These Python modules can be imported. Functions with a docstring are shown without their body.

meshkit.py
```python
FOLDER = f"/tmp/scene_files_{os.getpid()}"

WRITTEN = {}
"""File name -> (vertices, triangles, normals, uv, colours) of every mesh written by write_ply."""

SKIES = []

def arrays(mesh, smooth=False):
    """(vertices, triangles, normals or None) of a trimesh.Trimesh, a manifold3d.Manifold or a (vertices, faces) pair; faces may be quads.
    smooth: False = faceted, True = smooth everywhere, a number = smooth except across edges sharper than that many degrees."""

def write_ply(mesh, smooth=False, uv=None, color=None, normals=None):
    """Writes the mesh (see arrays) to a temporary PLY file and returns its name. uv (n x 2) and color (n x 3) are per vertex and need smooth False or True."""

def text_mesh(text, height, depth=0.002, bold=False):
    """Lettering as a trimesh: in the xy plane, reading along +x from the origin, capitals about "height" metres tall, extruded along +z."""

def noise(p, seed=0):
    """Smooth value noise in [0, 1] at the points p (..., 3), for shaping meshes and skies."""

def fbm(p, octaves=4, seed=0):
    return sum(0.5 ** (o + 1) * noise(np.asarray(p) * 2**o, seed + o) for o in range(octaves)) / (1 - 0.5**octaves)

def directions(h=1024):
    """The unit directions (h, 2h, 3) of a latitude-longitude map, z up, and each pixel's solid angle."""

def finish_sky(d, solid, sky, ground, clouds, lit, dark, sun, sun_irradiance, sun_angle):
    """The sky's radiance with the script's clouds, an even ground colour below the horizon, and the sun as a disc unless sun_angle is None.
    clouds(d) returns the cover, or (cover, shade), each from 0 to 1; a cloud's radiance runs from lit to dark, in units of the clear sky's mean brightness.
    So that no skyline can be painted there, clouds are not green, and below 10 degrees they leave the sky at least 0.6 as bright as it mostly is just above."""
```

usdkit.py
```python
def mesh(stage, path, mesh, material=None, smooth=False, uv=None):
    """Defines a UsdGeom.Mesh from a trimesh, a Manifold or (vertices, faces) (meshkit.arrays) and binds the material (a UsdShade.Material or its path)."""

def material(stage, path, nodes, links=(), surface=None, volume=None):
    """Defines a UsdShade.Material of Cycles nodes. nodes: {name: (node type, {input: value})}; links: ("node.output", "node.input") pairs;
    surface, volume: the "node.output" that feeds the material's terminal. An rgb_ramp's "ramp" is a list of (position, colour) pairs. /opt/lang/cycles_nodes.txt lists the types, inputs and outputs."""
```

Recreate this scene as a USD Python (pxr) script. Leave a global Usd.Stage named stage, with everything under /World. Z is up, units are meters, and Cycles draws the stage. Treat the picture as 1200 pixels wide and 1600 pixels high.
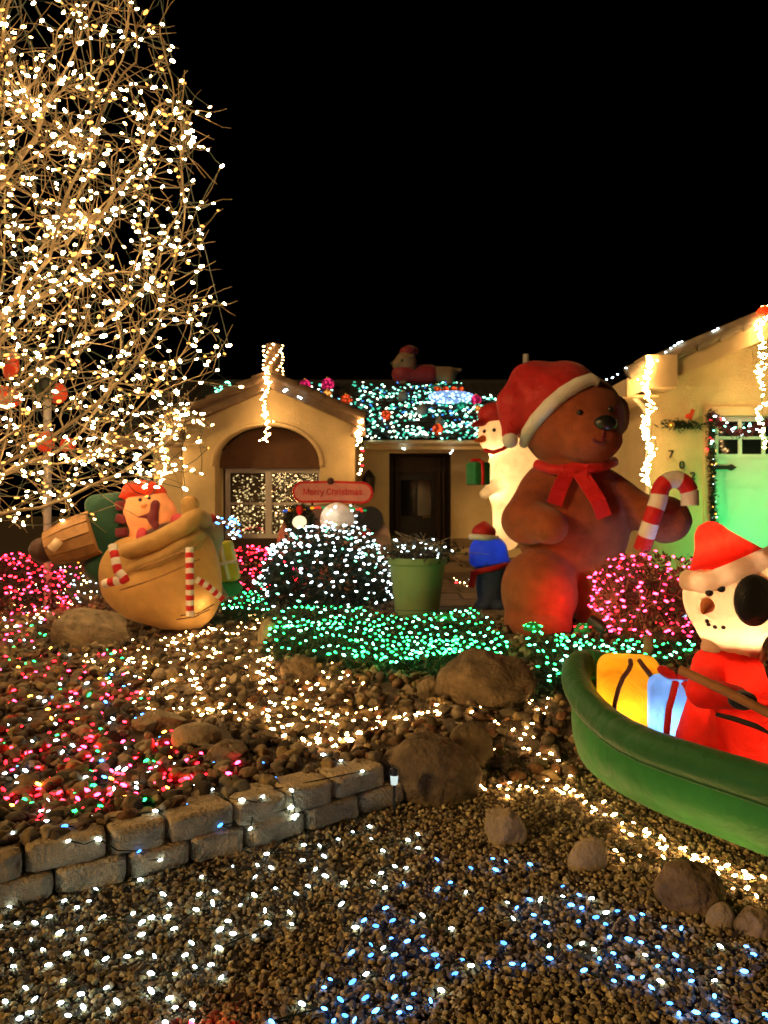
import math, random
import numpy as np, trimesh, usdkit, meshkit
from scipy.spatial import cKDTree
from shapely.geometry import Polygon, Point
from pxr import Usd, UsdGeom, UsdLux, UsdShade, Gf, Vt, Sdf

rng = np.random.default_rng(7)
random.seed(7)
stage = Usd.Stage.CreateInMemory()
UsdGeom.SetStageUpAxis(stage, 'Z'); UsdGeom.SetStageMetersPerUnit(stage, 1.0)
UsdGeom.Xform.Define(stage, '/World'); UsdGeom.Scope.Define(stage, '/World/Looks')

# ------------------------------------------------------------------ camera
EYE = 1.5
cam = UsdGeom.Camera.Define(stage, '/World/camera')
cam.CreateHorizontalApertureAttr(36.0); cam.CreateVerticalApertureAttr(48.0); cam.CreateFocalLengthAttr(36.0)
cam.AddTranslateOp().Set(Gf.Vec3d(0, 0, EYE)); cam.AddRotateXOp().Set(90.0)
cam.CreateClippingRangeAttr(Gf.Vec2f(0.05, 1000)); cam.CreateExposureAttr(0.0)
cam.CreateFStopAttr(12.0); cam.CreateFocusDistanceAttr(1.2)
# ------------------------------------------------------------------ night sky
SUN = np.array([-0.76, -0.60, 0.31]); SUN /= np.linalg.norm(SUN)
sky = UsdLux.DomeLight.Define(stage, '/World/sky'); sky.CreateIntensityAttr(1.0)
skm = usdkit.material(stage, '/World/Looks/night_sky', {
    's': ('sky_texture', {'sky_type': 'single_scattering', 'sun_disc': False, 'sun_elevation': -0.03, 'sun_rotation': math.atan2(SUN[0], SUN[1])}),
    'b': ('background_shader', {'strength': 0.0006})}, [('s.color', 'b.color')], surface='b.background')
UsdShade.MaterialBindingAPI.Apply(sky.GetPrim()).Bind(skm)
sky.GetPrim().SetCustomDataByKey('kind', 'structure')
# the street's amber glow, low from the left behind the viewer
glow = UsdLux.DistantLight.Define(stage, '/World/street_glow')
glow.CreateNormalizeAttr(True); glow.CreateIntensityAttr(0.44); glow.CreateAngleAttr(10.0); glow.CreateColorAttr(Gf.Vec3f(1.0, 0.58, 0.20))
az = math.degrees(math.atan2(SUN[1], SUN[0])); el = math.degrees(math.asin(SUN[2]))
glow.AddRotateZOp().Set(az + 90); glow.AddRotateXOp().Set(90 - el)

# ------------------------------------------------------------------ pixel helpers (photo is 1200 x 1600)
F = 1200.0
def at(px, py, d): return np.array([(px - 600) / F * d, d, EYE - (py - 800) / F * d])
def smooth(t): t = np.clip(t, 0, 1); return t * t * (3 - 2 * t)
def wall_y(x): return np.where(x < 0, 3.95 + 0.72 * np.maximum(x, -3.0), 3.95 + 0.25 * np.minimum(x, 4))
def height(x, y):
    x, y = np.asarray(x, float), np.asarray(y, float)
    w = 0.05 + 1.1 * smooth((x - 0.1) / 0.6)
    t = (y - wall_y(x) - 0.02) / w
    z = 0.20 * smooth(t) + 0.03 * np.clip(y - 4, 0, 4) + 0.005 * np.clip(y - 8, 0, 4)
    return z + 0.10 * smooth((x - 2.5) / 1.5) * smooth((y - 8.5) / 2)
def ground(px, py):
    d = np.array([(px - 600) / F, 1.0, -(py - 800) / F]); lo, hi = 0.8, 40.0
    ts = np.linspace(lo, hi, 4000); p = np.array([0, 0, EYE]) + ts[:, None] * d
    below = np.nonzero(p[:, 2] < height(p[:, 0], p[:, 1]))[0]
    return p[below[0]] if len(below) else p[-1]

# ------------------------------------------------------------------ materials
L = {}
def M(name, nodes, links, surface):
    L[name] = usdkit.material(stage, '/World/Looks/' + name, nodes, links, surface=surface); return L[name]
def plain(name, col, rough=0.6, var=0.25, scale=6.0, bump=0.0, bscale=60.0, metal=0.0, spec=0.5, isl=0.0):
    a = tuple(c * (1 - var) for c in col); b = tuple(min(1, c * (1 + var)) for c in col)
    n = {'g': ('geometry', {}), 'n': ('noise_texture', {'scale': scale, 'detail': 5.0, 'roughness': 0.6}),
         'r': ('rgb_ramp', {'ramp': [(0.3, a), (0.7, b)]}),
         'p': ('principled_bsdf', {'roughness': rough, 'metallic': metal, 'specular_ior_level': spec})}
    l = [('g.position', 'n.vector'), ('n.fac', 'r.fac'), ('r.color', 'p.base_color')]
    if bump:
        n['n2'] = ('noise_texture', {'scale': bscale, 'detail': 4.0}); n['b'] = ('bump', {'strength': bump, 'distance': 0.02})
        l += [('g.position', 'n2.vector'), ('n2.fac', 'b.height'), ('b.normal', 'p.normal')]
    return M(name, n, l, 'p.BSDF')
def fabric(name, col, trans=0.0, rough=0.55, wr=0.45, ws=6.0, var=0.10):
    a = tuple(c * (1 - var) for c in col); b = tuple(min(1, c * (1 + var)) for c in col)
    n = {'g': ('geometry', {}), 'n': ('noise_texture', {'scale': 9.0, 'detail': 4.0}), 'r': ('rgb_ramp', {'ramp': [(0.3, a), (0.7, b)]}),
         'n2': ('noise_texture', {'scale': ws, 'detail': 3.0, 'distortion': 1.2}), 'b': ('bump', {'strength': wr, 'distance': 0.05}),
         'p': ('principled_bsdf', {'roughness': rough, 'specular_ior_level': 0.25, 'sheen_weight': 0.15})}
    l = [('g.position', 'n.vector'), ('n.fac', 'r.fac'), ('r.color', 'p.base_color'), ('g.position', 'n2.vector'), ('n2.fac', 'b.height'), ('b.normal', 'p.normal')]
    out = 'p.BSDF'
    if trans:
        n['t'] = ('translucent_bsdf', {}); n['m'] = ('mix_closure', {'fac': trans})
        l += [('r.color', 't.color'), ('b.normal', 't.normal'), ('p.BSDF', 'm.closure1'), ('t.BSDF', 'm.closure2')]; out = 'm.closure'
    return M(name, n, l, out)
def lamp(name, col, s): return M(name, {'e': ('emission', {'color': col, 'strength': s})}, [], 'e.emission')

COL = {'warm': (1, .56, .20), 'cool': (.72, .95, 1), 'blue': (.05, .24, 1), 'green': (.03, 1, .20), 'red': (1, .008, .016), 'pink': (1, .02, .07),
       'amber': (1, .36, .04), 'mint': (.22, 1, .55)}
BR = {'warm': (64, 18), 'cool': (12, 5), 'blue': (15, 6), 'green': (28, 8), 'red': (48, 14), 'pink': (38, 11), 'amber': (20, 8), 'mint': (18, 5)}
for k, c in COL.items():
    lamp('bulb_' + k, c, BR[k][0]); lamp('bulb_dim_' + k, c, BR[k][1])
lamp('bulb_tree', (1, .64, .28), 100); lamp('bulb_tree_dim', (1, .56, .20), 20)
lamp('tree_gold', (1, .46, .09), 3.0); lamp('roof_mint', (.35, 1, .72), 5.0); lamp('roof_green', (.08, .80, .50), 1.5); lamp('roof_white', (.9, 1, .70), 8.0); lamp('roof_blue', (.05, .30, .85), 1.8)
plain('wire_green', (.02, .035, .02), 0.5)
plain('soil', (.10, .07, .045), 0.95, 0.35, 9.0, 0.8, 45.0)
def pebbles(name, col):
    M('pebble_' + name, {'g': ('geometry', {}), 'o': ('object_info', {}), 'n': ('noise_texture', {'scale': 28.0, 'detail': 5.0}), 'r': ('rgb_ramp', {'ramp': [(0.3, tuple(c * .6 for c in col)), (0.7, tuple(c * 1.35 for c in col))]}),
      'v': ('map_range', {'from_min': 0.0, 'from_max': 1.0, 'to_min': 0.45, 'to_max': 1.35}), 'h': ('hsv', {'hue': .5, 'saturation': 1.0}), 'n2': ('noise_texture', {'scale': 90.0, 'detail': 4.0}), 'b': ('bump', {'strength': .5, 'distance': .01}), 'p': ('principled_bsdf', {'roughness': .8, 'specular_ior_level': .3})},
      [('g.position', 'n.vector'), ('n.fac', 'r.fac'), ('r.color', 'h.color'), ('o.random', 'v.value'), ('v.result', 'h.value'), ('h.color', 'p.base_color'), ('g.position', 'n2.vector'), ('n2.fac', 'b.height'), ('b.normal', 'p.normal')], 'p.BSDF'); return L['pebble_' + name]
ROCKS = [pebbles(n, c) for n, c in [('tan', (.27, .19, .09)), ('brown', (.15, .095, .055)), ('grey', (.20, .16, .10)), ('pale', (.33, .26, .17)), ('rust', (.19, .095, .045)), ('dark', (.085, .065, .045))]]
GRAV = [pebbles(n, c) for n, c in [('olive', (.42, .345, .17)), ('sand', (.50, .41, .24)), ('umber', (.28, .205, .11)), ('ash', (.37, .33, .23)), ('ochre', (.44, .33, .145)), ('shade', (.19, .15, .095))]]
plain('boulder', (.22, .165, .10), 0.9, 0.45, 9.0, 1.0, 38.0)
plain('boulder_dark', (.15, .105, .058), 0.9, 0.5, 9.0, 1.0, 38.0)
plain('boulder_pale', (.31, .24, .145), 0.85, 0.35, 11.0, 0.8, 50.0)
plain('wall_block', (.50, .39, .235), 0.9, 0.3, 10.0, 1.0, 60.0)
plain('wall_block_b', (.42, .32, .19), 0.9, 0.3, 10.0, 0.9, 55.0)
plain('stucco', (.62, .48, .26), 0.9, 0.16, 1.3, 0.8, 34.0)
plain('stucco_trim', (.60, .45, .25), 0.85, 0.06, 3.0, 0.2, 60.0)
plain('fascia', (.16, .10, .06), 0.7, 0.2, 6.0, 0.2, 30.0)
plain('gutter', (.66, .56, .42), 0.5, 0.06)
plain('roof_tile', (.014, .012, .011), 0.8, 0.35, 4.0, 0.4, 40.0)
plain('cap_tile', (.26, .21, .15), 0.8, 0.3, 5.0, 0.4, 40.0)
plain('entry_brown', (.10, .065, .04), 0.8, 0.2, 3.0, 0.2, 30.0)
plain('door_dark', (.03, .02, .014), 0.5, 0.2, 4.0)
plain('arch_shadow_brown', (.10, .045, .022), 0.9, 0.2, 5.0, 0.2, 40)  # dark brown standing for the shadow inside the arch recess
plain('frame_grey', (.50, .46, .44), 0.5, 0.06)
plain('garage_white', (.72, .74, .70), 0.5, 0.05, 3.0, 0.12, 12.0)
plain('black_iron', (.015, .014, .013), 0.45, 0.2)
plain('brass', (.7, .45, .12), 0.3, 0.1, metal=0.9)
plain('bark', (.24, .16, .08), 0.85, 0.35, 14.0, 0.8, 70.0)
plain('twig', (.26, .19, .105), 0.85, 0.3, 14.0)
plain('walk_stone', (.20, .14, .085), 0.85, 0.3, 5.0, 0.5, 40)
plain('concrete', (.36, .33, .28), 0.9, 0.15, 4.0, 0.3, 50)
plain('pot_green', (.16, .24, .11), 0.6, 0.12, 5.0, 0.15, 25)
plain('planks', (.30, .15, .05), 0.7, 0.35, 10.0, 0.4, 30)
plain('grey_post', (.30, .27, .25), 0.5, 0.1)
plain('black_plastic', (.01, .01, .01), 0.35, 0.2)
M('pane', {'t': ('transparent_bsdf', {'color': (.92, .92, .92)}), 'g': ('glossy_bsdf', {'roughness': 0.03, 'color': (.9, .9, .9)}), 'f': ('fresnel', {'IOR': 1.5}), 'm': ('mix_closure', {})},
  [('f.fac', 'm.fac'), ('t.BSDF', 'm.closure1'), ('g.BSDF', 'm.closure2')], 'm.closure')
plain('dark_glass', (.008, .009, .01), 0.08, 0.1)
def leafmat(name, col):
    M(name, {'r': ('geometry', {}), 'c': ('rgb_ramp', {'ramp': [(0, tuple(x * .5 for x in col)), (1, tuple(x * 1.4 for x in col))]}),
             'p': ('principled_bsdf', {'roughness': .55}), 't': ('translucent_bsdf', {}), 'm': ('mix_closure', {'fac': .3})},
      [('r.random_per_island', 'c.fac'), ('c.color', 'p.base_color'), ('c.color', 't.color'), ('p.BSDF', 'm.closure1'), ('t.BSDF', 'm.closure2')], 'm.closure')
leafmat('leaf_dark', (.030, .055, .022)); leafmat('leaf_mid', (.05, .085, .03)); leafmat('leaf_dry', (.12, .085, .04)); leafmat('leaf_garland', (.03, .05, .025)); leafmat('tinsel_red', (.22, .02, .04))
fabric('bear_brown', (.25, .058, .020), 0, 0.9, 0.35, 40.0, 0.18)
fabric('bear_belly', (.30, .10, .035), 0, 0.9, 0.35, 40.0, 0.18)
fabric('hat_red', (.45, .015, .015), 0.15); fabric('ribbon_red', (.55, .012, .012), 0.1)
fabric('plush_white', (.72, .68, .62), 0.1, 0.9, 0.5, 45.0)
fabric('lit_white', (.80, .66, .44), 0.55); fabric('lit_cream', (.86, .70, .50), 0.5); fabric('lit_red', (.80, .022, .010), 0.55); fabric('lit_yellow', (.92, .44, .02), 0.6)
fabric('lit_blue', (.16, .36, .75), 0.5); fabric('deep_blue', (.02, .06, .55), 0.45); fabric('navy', (.05, .07, .16), 0.2); fabric('lit_peach', (.90, .46, .20), 0.5); fabric('lit_orange_red', (.80, .09, .03), 0.5)
fabric('canoe_green', (.036, .25, .055), 0.35, 0.5, 0.3, 5.0); fabric('canoe_rim', (.018, .125, .03), 0.08, 0.5, 0.35, 6.0); fabric('ship_tan', (.52, .31, .10), 0.3, 0.6, 0.35, 6.0)
fabric('sack_green', (.012, .065, .035), 0.1); fabric('maroon', (.14, .012, .02), 0.05); fabric('dark_brown', (.05, .018, .010)); fabric('strap_brown', (.07, .02, .010)); fabric('black_cloth', (.012, .011, .011))
fabric('gift_green', (.02, .20, .06), 0.1); fabric('grey_cloth', (.24, .20, .14)); fabric('box_yellow', (.62, .55, .06), 0.2); fabric('pink_hand', (.75, .10, .14), 0.4); fabric('paddle_tan', (.50, .22, .08), 0.2)
fabric('carrot', (.80, .22, .03), 0.3); fabric('cane_white', (.75, .68, .62), 0.15); fabric('cane_red', (.55, .012, .015), 0.15); fabric('sign_pink', (.55, .20, .15)); fabric('booth_brown', (.30, .19, .13)); fabric('dim_white', (.17, .115, .07)); fabric('dim_red', (.16, .012, .022))
plain('letter_red', (.5, .02, .02), 0.5); plain('digit_black', (.02, .02, .02), 0.5)
lamp('inner_lamp', (1, .72, .40), 170); lamp('inner_lamp_hot', (1, .70, .38), 170); lamp('inner_lamp_cool', (.8, .9, 1), 330); lamp('inner_lamp_soft', (1, .64, .32), 75); lamp('added_brim_lamp', (1, .72, .42), 60)
lamp('flood_green', (.025, 1, .24), 760); lamp('flood_blue', (.45, .62, 1), 170); lamp('flood_red', (1, .03, .03), 420); lamp('stake_lens', (.75, .9, .85), 0.9)
lamp('booth_amber', (1, .33, .01), 2.0); lamp('booth_red', (1, .04, .02), 1.2); lamp('booth_blue', (.05, .16, .7), .8); lamp('booth_green', (.03, .5, .12), .8)
def dotted(name, col, st):
    M(name, {'g': ('geometry', {}), 'v': ('voronoi_texture', {'scale': 11.0}), 'r': ('rgb_ramp', {'ramp': [(0.10, col), (0.55, tuple(c * .10 for c in col))]}), 'e': ('emission', {'strength': st})},
      [('g.position', 'v.vector'), ('v.distance', 'r.fac'), ('r.color', 'e.color')], 'e.emission')
for n, c, s in [('orn_red', (1, .09, .02), 2.6), ('orn_pink', (1, .03, .16), 2.2), ('orn_amber', (1, .34, .06), 2.6), ('orn_green', (.04, .55, .3), 1.5), ('ring_blue', (.32, .55, 1), 8.0)]: dotted(n, c, s)
fabric('orn_dim', (.16, .19, .24))
for n, c, s in [('curtain', (1, .72, .30), 2.2), ('curtain_dim', (1, .68, .25), .5), ('wreath_glow', (1, .75, .4), 1.6)]:
    lamp(n, c, s)

# ------------------------------------------------------------------ scene-tree helpers
names = {}
def numbered(parent, name):
    k = parent + '/' + name; i = names.get(k, 0); names[k] = i + 1
    return k if i == 0 else '%s_%03d' % (k, i)
class Thing:
    def __init__(s, path, loc): s.path, s.loc = path, np.asarray(loc, float)
def custom(prim, **kw):
    for k, v in kw.items():
        if v: prim.SetCustomDataByKey(k, v)
def thing(name, label, category, loc=(0, 0, 0), group=None, kind=None):
    p = numbered('/World', name); x = UsdGeom.Xform.Define(stage, p); x.AddTranslateOp().Set(Gf.Vec3d(*map(float, loc)))
    custom(x.GetPrim(), label=label, category=category, group=group, kind=kind); return Thing(p, loc)
def part(T, name, mesh, mat, smooth=False, under=None, label=None, kind=None):
    v, f, n = meshkit.arrays(mesh, smooth)
    p = numbered(under or T.path, name)
    m = UsdGeom.Mesh.Define(stage, p)
    m.CreatePointsAttr(Vt.Vec3fArray.FromNumpy((v - T.loc).astype(np.float32)))
    m.CreateFaceVertexCountsAttr(Vt.IntArray.FromNumpy(np.full(len(f), 3, np.int32)))
    m.CreateFaceVertexIndicesAttr(Vt.IntArray.FromNumpy(f.astype(np.int32).ravel()))
    m.CreateSubdivisionSchemeAttr('none')
    if n is not None:
        m.CreateNormalsAttr(Vt.Vec3fArray.FromNumpy(n.astype(np.float32))); m.SetNormalsInterpolation('vertex')
    UsdShade.MaterialBindingAPI.Apply(m.GetPrim()).Bind(L[mat] if isinstance(mat, str) else mat)
    custom(m.GetPrim(), label=label, kind=kind)
    return p
def structure(name, mesh, mat, smooth=False, kind='structure', label=None, category=None):
    p = part(Thing('/World', (0, 0, 0)), name, mesh, mat, smooth, kind=kind)
    custom(stage.GetPrimAtPath(p), label=label, category=category); return p

# ------------------------------------------------------------------ mesh helpers
def cat(ms): return trimesh.util.concatenate(ms)
def box(x0, x1, y0, y1, z0, z1):
    return trimesh.creation.box(bounds=[[min(x0, x1), min(y0, y1), min(z0, z1)], [max(x0, x1), max(y0, y1), max(z0, z1)]])
def extrude_y(poly, y0, y1):
    m = trimesh.creation.extrude_polygon(poly, abs(y1 - y0), engine='earcut')
    v = m.vertices.copy(); m.vertices = np.c_[v[:, 0], max(y0, y1) - v[:, 2], v[:, 1]]
    return m
def tube(pts, r, n=8, caps=True):
    pts = np.asarray(pts, float); k = len(pts); r = np.broadcast_to(np.asarray(r, float), (k,))
    t = np.gradient(pts, axis=0); t /= np.maximum(np.linalg.norm(t, axis=1, keepdims=True), 1e-9)
    up = np.array([0, 0, 1.0]) if abs(t[0, 2]) < .9 else np.array([1.0, 0, 0])
    V = []; a = np.arange(n) * 2 * math.pi / n
    u = np.cross(t[0], up); u /= np.linalg.norm(u)
    for i in range(k):
        u = u - t[i] * (u @ t[i]); u /= max(np.linalg.norm(u), 1e-9); w = np.cross(t[i], u)
        V.append(pts[i] + r[i] * (np.cos(a)[:, None] * u + np.sin(a)[:, None] * w))
    V = np.vstack(V); f = []
    i = np.arange(k - 1)[:, None] * n; j = np.arange(n)[None]; j2 = (j + 1) % n
    A, B, C, D = i + j, i + j2, i + n + j2, i + n + j
    f = np.vstack([np.stack([A, B, C], -1).reshape(-1, 3), np.stack([A, C, D], -1).reshape(-1, 3)])
    if caps:
        c0, c1 = len(V), len(V) + 1; V = np.vstack([V, pts[:1], pts[-1:]]); jj = np.arange(n)
        f = np.vstack([f, np.c_[np.full(n, c0), (jj + 1) % n, jj], np.c_[np.full(n, c1), (k - 1) * n + jj, (k - 1) * n + (jj + 1) % n]])
    return trimesh.Trimesh(V, f, process=False)
def lathe(profile, c, n=32):
    p = np.asarray(profile, float); a = np.arange(n) * 2 * math.pi / n
    V = np.stack([p[:, None, 0] * np.cos(a), p[:, None, 0] * np.sin(a), np.repeat(p[:, 1:2], n, 1)], -1).reshape(-1, 3) + c
    i = np.arange(len(p) - 1)[:, None] * n; j = np.arange(n)[None]; j2 = (j + 1) % n
    f = np.vstack([np.stack([i + j, i + j2, i + n + j2], -1).reshape(-1, 3), np.stack([i + j, i + n + j2, i + n + j], -1).reshape(-1, 3)])
    return trimesh.Trimesh(V, f, process=False)
def rotm(axis, ang): return trimesh.transformations.rotation_matrix(ang, axis)[:3, :3]
def ell(c, r, R=None):
    c, r = np.asarray(c, float), np.broadcast_to(np.asarray(r, float), (3,)); R = np.eye(3) if R is None else R
    def f(p):
        q = (p - c) @ R / r; k0 = np.linalg.norm(q, axis=1); k1 = np.linalg.norm(q / r, axis=1)
        return k0 * (k0 - 1) / np.maximum(k1, 1e-9)
    m = r.max(); return f, c - m, c + m
def cap(a, b, ra, rb=None):
    a, b = np.asarray(a, float), np.asarray(b, float); rb = ra if rb is None else rb; ab = b - a
    def f(p):
        t = np.clip((p - a) @ ab / max(ab @ ab, 1e-9), 0, 1)
        return np.linalg.norm(p - a - t[:, None] * ab, axis=1) - (ra + (rb - ra) * t)
    m = max(ra, rb); return f, np.minimum(a, b) - m, np.maximum(a, b) + m
def rbox(c, h, r, R=None):
    c, h = np.asarray(c, float), np.asarray(h, float); R = np.eye(3) if R is None else R
    def f(p):
        q = np.abs((p - c) @ R) - (h - r); return np.linalg.norm(np.maximum(q, 0), axis=1) + np.minimum(q.max(1), 0) - r
    m = np.linalg.norm(h); return f, c - m, c + m
def nets(Fv, org, h):
    s = Fv < 0; n = np.array(Fv.shape); cn = n - 1
    acc = np.zeros((*cn, 3)); cnt = np.zeros(cn)
    offs = [(i, j, k) for i in (0, 1) for j in (0, 1) for k in (0, 1)]
    sl = lambda o: Fv[o[0]:o[0] + cn[0], o[1]:o[1] + cn[1], o[2]:o[2] + cn[2]]
    for a in offs:
        for ax in range(3):
            if a[ax]: continue
            b = list(a); b[ax] = 1; A, B = sl(a), sl(b); x = (A < 0) != (B < 0)
            t = np.where(x, A / np.where(x, A - B, 1), 0)
            for q in range(3): acc[..., q] += x * (a[q] + (t if q == ax else 0))
            cnt += x
    act = cnt > 0; idx = np.full(cn, -1); idx[act] = np.arange(act.sum())
    V = (np.argwhere(act) + acc[act] / cnt[act][:, None]) * h + org; Fs = []
    for ax in range(3):
        u, v = (ax + 1) % 3, (ax + 2) % 3
        a = [slice(None)] * 3; b = [slice(None)] * 3; a[ax] = slice(0, -1); b[ax] = slice(1, None)
        A, B = s[tuple(a)], s[tuple(b)]; e = np.argwhere(A != B)
        e = e[(e[:, u] > 0) & (e[:, v] > 0) & (e[:, u] < cn[u]) & (e[:, v] < cn[v])]
        if not len(e): continue
        ins = A[tuple(e.T)]
        def cell(du, dv):
            q = e.copy(); q[:, u] -= du; q[:, v] -= dv; return idx[tuple(q.T)]
        q = np.stack([cell(1, 1), cell(0, 1), cell(0, 0), cell(1, 0)], 1)
        q = np.where(ins[:, None], q, q[:, ::-1]); Fs += [q[:, [0, 1, 2]], q[:, [0, 2, 3]]]
    return trimesh.Trimesh(V, np.vstack(Fs), process=False)
def blob(prims, k=0.05, res=0.03, cut=None, wob=0.0):
    lo = np.min([p[1] for p in prims], 0) - 3 * res - k * .3; hi = np.max([p[2] for p in prims], 0) + 3 * res + k * .3
    ax = [np.arange(lo[i], hi[i] + res, res) for i in range(3)]
    P = np.stack(np.meshgrid(*ax, indexing='ij'), -1); sh = P.shape[:3]; P = P.reshape(-1, 3)
    d = prims[0][0](P)
    for p in prims[1:]:
        e = p[0](P); hh = np.clip(.5 + .5 * (e - d) / k, 0, 1); d = e * (1 - hh) + d * hh - k * hh * (1 - hh)
    if cut is not None: d = np.maximum(d, cut(P))
    if wob: d = d + wob * (meshkit.fbm(P * 5.0, 2) - .5)
    return nets(d.reshape(sh), lo, res)
def rock(c, r, seed, sub=2, amt=0.35, R=None):
    m = trimesh.creation.icosphere(sub); v = m.vertices
    n_ = meshkit.fbm(v * 1.3 + seed * 7.1, 3, seed) - .5
    if sub > 2 and amt > .2:
        v = v * (1 + .10 * (meshkit.fbm(v * 5 + seed, 3, seed + 3) - .5))[:, None]; gg = np.random.default_rng(seed)
        for _ in range(9):
            d_ = gg.normal(size=3); d_ /= np.linalg.norm(d_); o_ = gg.uniform(.74, .95); e_ = np.maximum(v @ d_ - o_, 0); v = v - .85 * e_[:, None] * d_
    v = v * (1 + amt * n_[:, None] * 1.4)
    v = v * np.asarray(r); v = v @ (rotm([0, 0, 1], seed * 1.7) if R is None else R).T
    m.vertices = v + c; return m
ICO = trimesh.creation.icosphere(0); ICO1 = trimesh.creation.icosphere(1)
def bulb_mesh(c, r, seedrng, near=False, vert=False):
    b = ICO1 if near else ICO
    ang = seedrng.normal(0, .55); tilt = seedrng.normal(0, .35) + (math.pi / 2 if vert else 0)
    R = rotm([0, 0, 1], ang) @ rotm([0, 1, 0], tilt)
    return trimesh.Trimesh(b.vertices * [r * 1.75, r * .84, r * .84] @ R.T + c, b.faces, process=False)
def order(pts):
    pts = np.asarray(pts); left = list(range(1, len(pts))); o = [0]
    while left:
        d = ((pts[left] - pts[o[-1]]) ** 2).sum(1); o.append(left.pop(int(d.argmin())))
    return pts[o]
def string_lights(name, label, pts, mats, r, most=300, wire=True, gap=40.0, near=False, vert=False, sag=0.02, seed=1, group=None, rvar=.25):
    """One string of lights: a wire and its bulbs. mats: (material, weight) pairs."""
    g = np.random.default_rng(seed); pts = np.asarray(pts, float)
    T = thing(name, label, 'string lights', tuple(pts.mean(0) * [1, 1, 0] + [0, 0, pts[:, 2].min()]), group)
    w = np.array([m[1] for m in mats], float); pick = g.choice(len(mats), len(pts), p=w / w.sum())
    if wire:
        o = order(pts); segs = []
        for a, b in zip(o[:-1], o[1:]):
            if np.linalg.norm(b - a) < gap:
                mid = (a + b) / 2 + [g.normal(0, .01), g.normal(0, .01), -sag]
                segs.append(tube([a, mid, b], .0034 if near else .004, 3, False))
        if segs: part(T, 'wire', cat(segs), 'wire_green')
    far = np.argsort(np.linalg.norm(pts - [0, 0, EYE], axis=1)); rest = {}
    for rank, i in enumerate(far):
        m = bulb_mesh(pts[i], .76 * r * g.uniform(1 - rvar, 1 + rvar), g, near, vert)
        if rank < most: part(T, 'bulb', m, mats[pick[i]][0])
        else: rest.setdefault(mats[pick[i]][0], []).append(m)
    for k, ms in rest.items(): part(T, 'bulb_cluster', cat(ms), k, kind='stuff')
    return T
def foliage(c, r, n, size, g, shell=.35, flat=1.0, zmin=None, aspect=.45):
    d = g.normal(size=(n, 3)); d /= np.linalg.norm(d, axis=1, keepdims=True)
    rad = (1 - shell * g.random(n) ** 1.5) * (1 + .5 * (meshkit.fbm(d * 1.6 + c, 2) - .5)) 
    p = d * rad[:, None] * np.asarray(r) + c
    if zmin is not None: p = p[p[:, 2] > zmin]; n = len(p); d = d[:n]
    return leaves(p, size, g, aspect)
def leaves(p, size, g, aspect=.45):
    n = len(p); a = g.normal(size=(n, 3)); a /= np.linalg.norm(a, axis=1, keepdims=True); b = np.cross(a, g.normal(size=(n, 3))); b /= np.linalg.norm(b, axis=1, keepdims=True)
    s = size * g.uniform(.6, 1.4, (n, 1))
    V = np.stack([p - a * s, p + b * s * aspect, p + a * s, p - b * s * aspect], 1).reshape(-1, 3); i = np.arange(n)[:, None] * 4
    return trimesh.Trimesh(V, np.vstack([i + [0, 1, 2], i + [0, 2, 3]]), process=False)
def front(f, x, z, y0, y1, lift=0.0):
    ys = np.linspace(y0, y1, 160); dd = f(np.c_[np.full(160, x), ys, np.full(160, z)]); k = np.nonzero(dd < 0)[0]
    return np.array([x, (ys[k[0]] if len(k) else y1) - lift, z])
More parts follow.
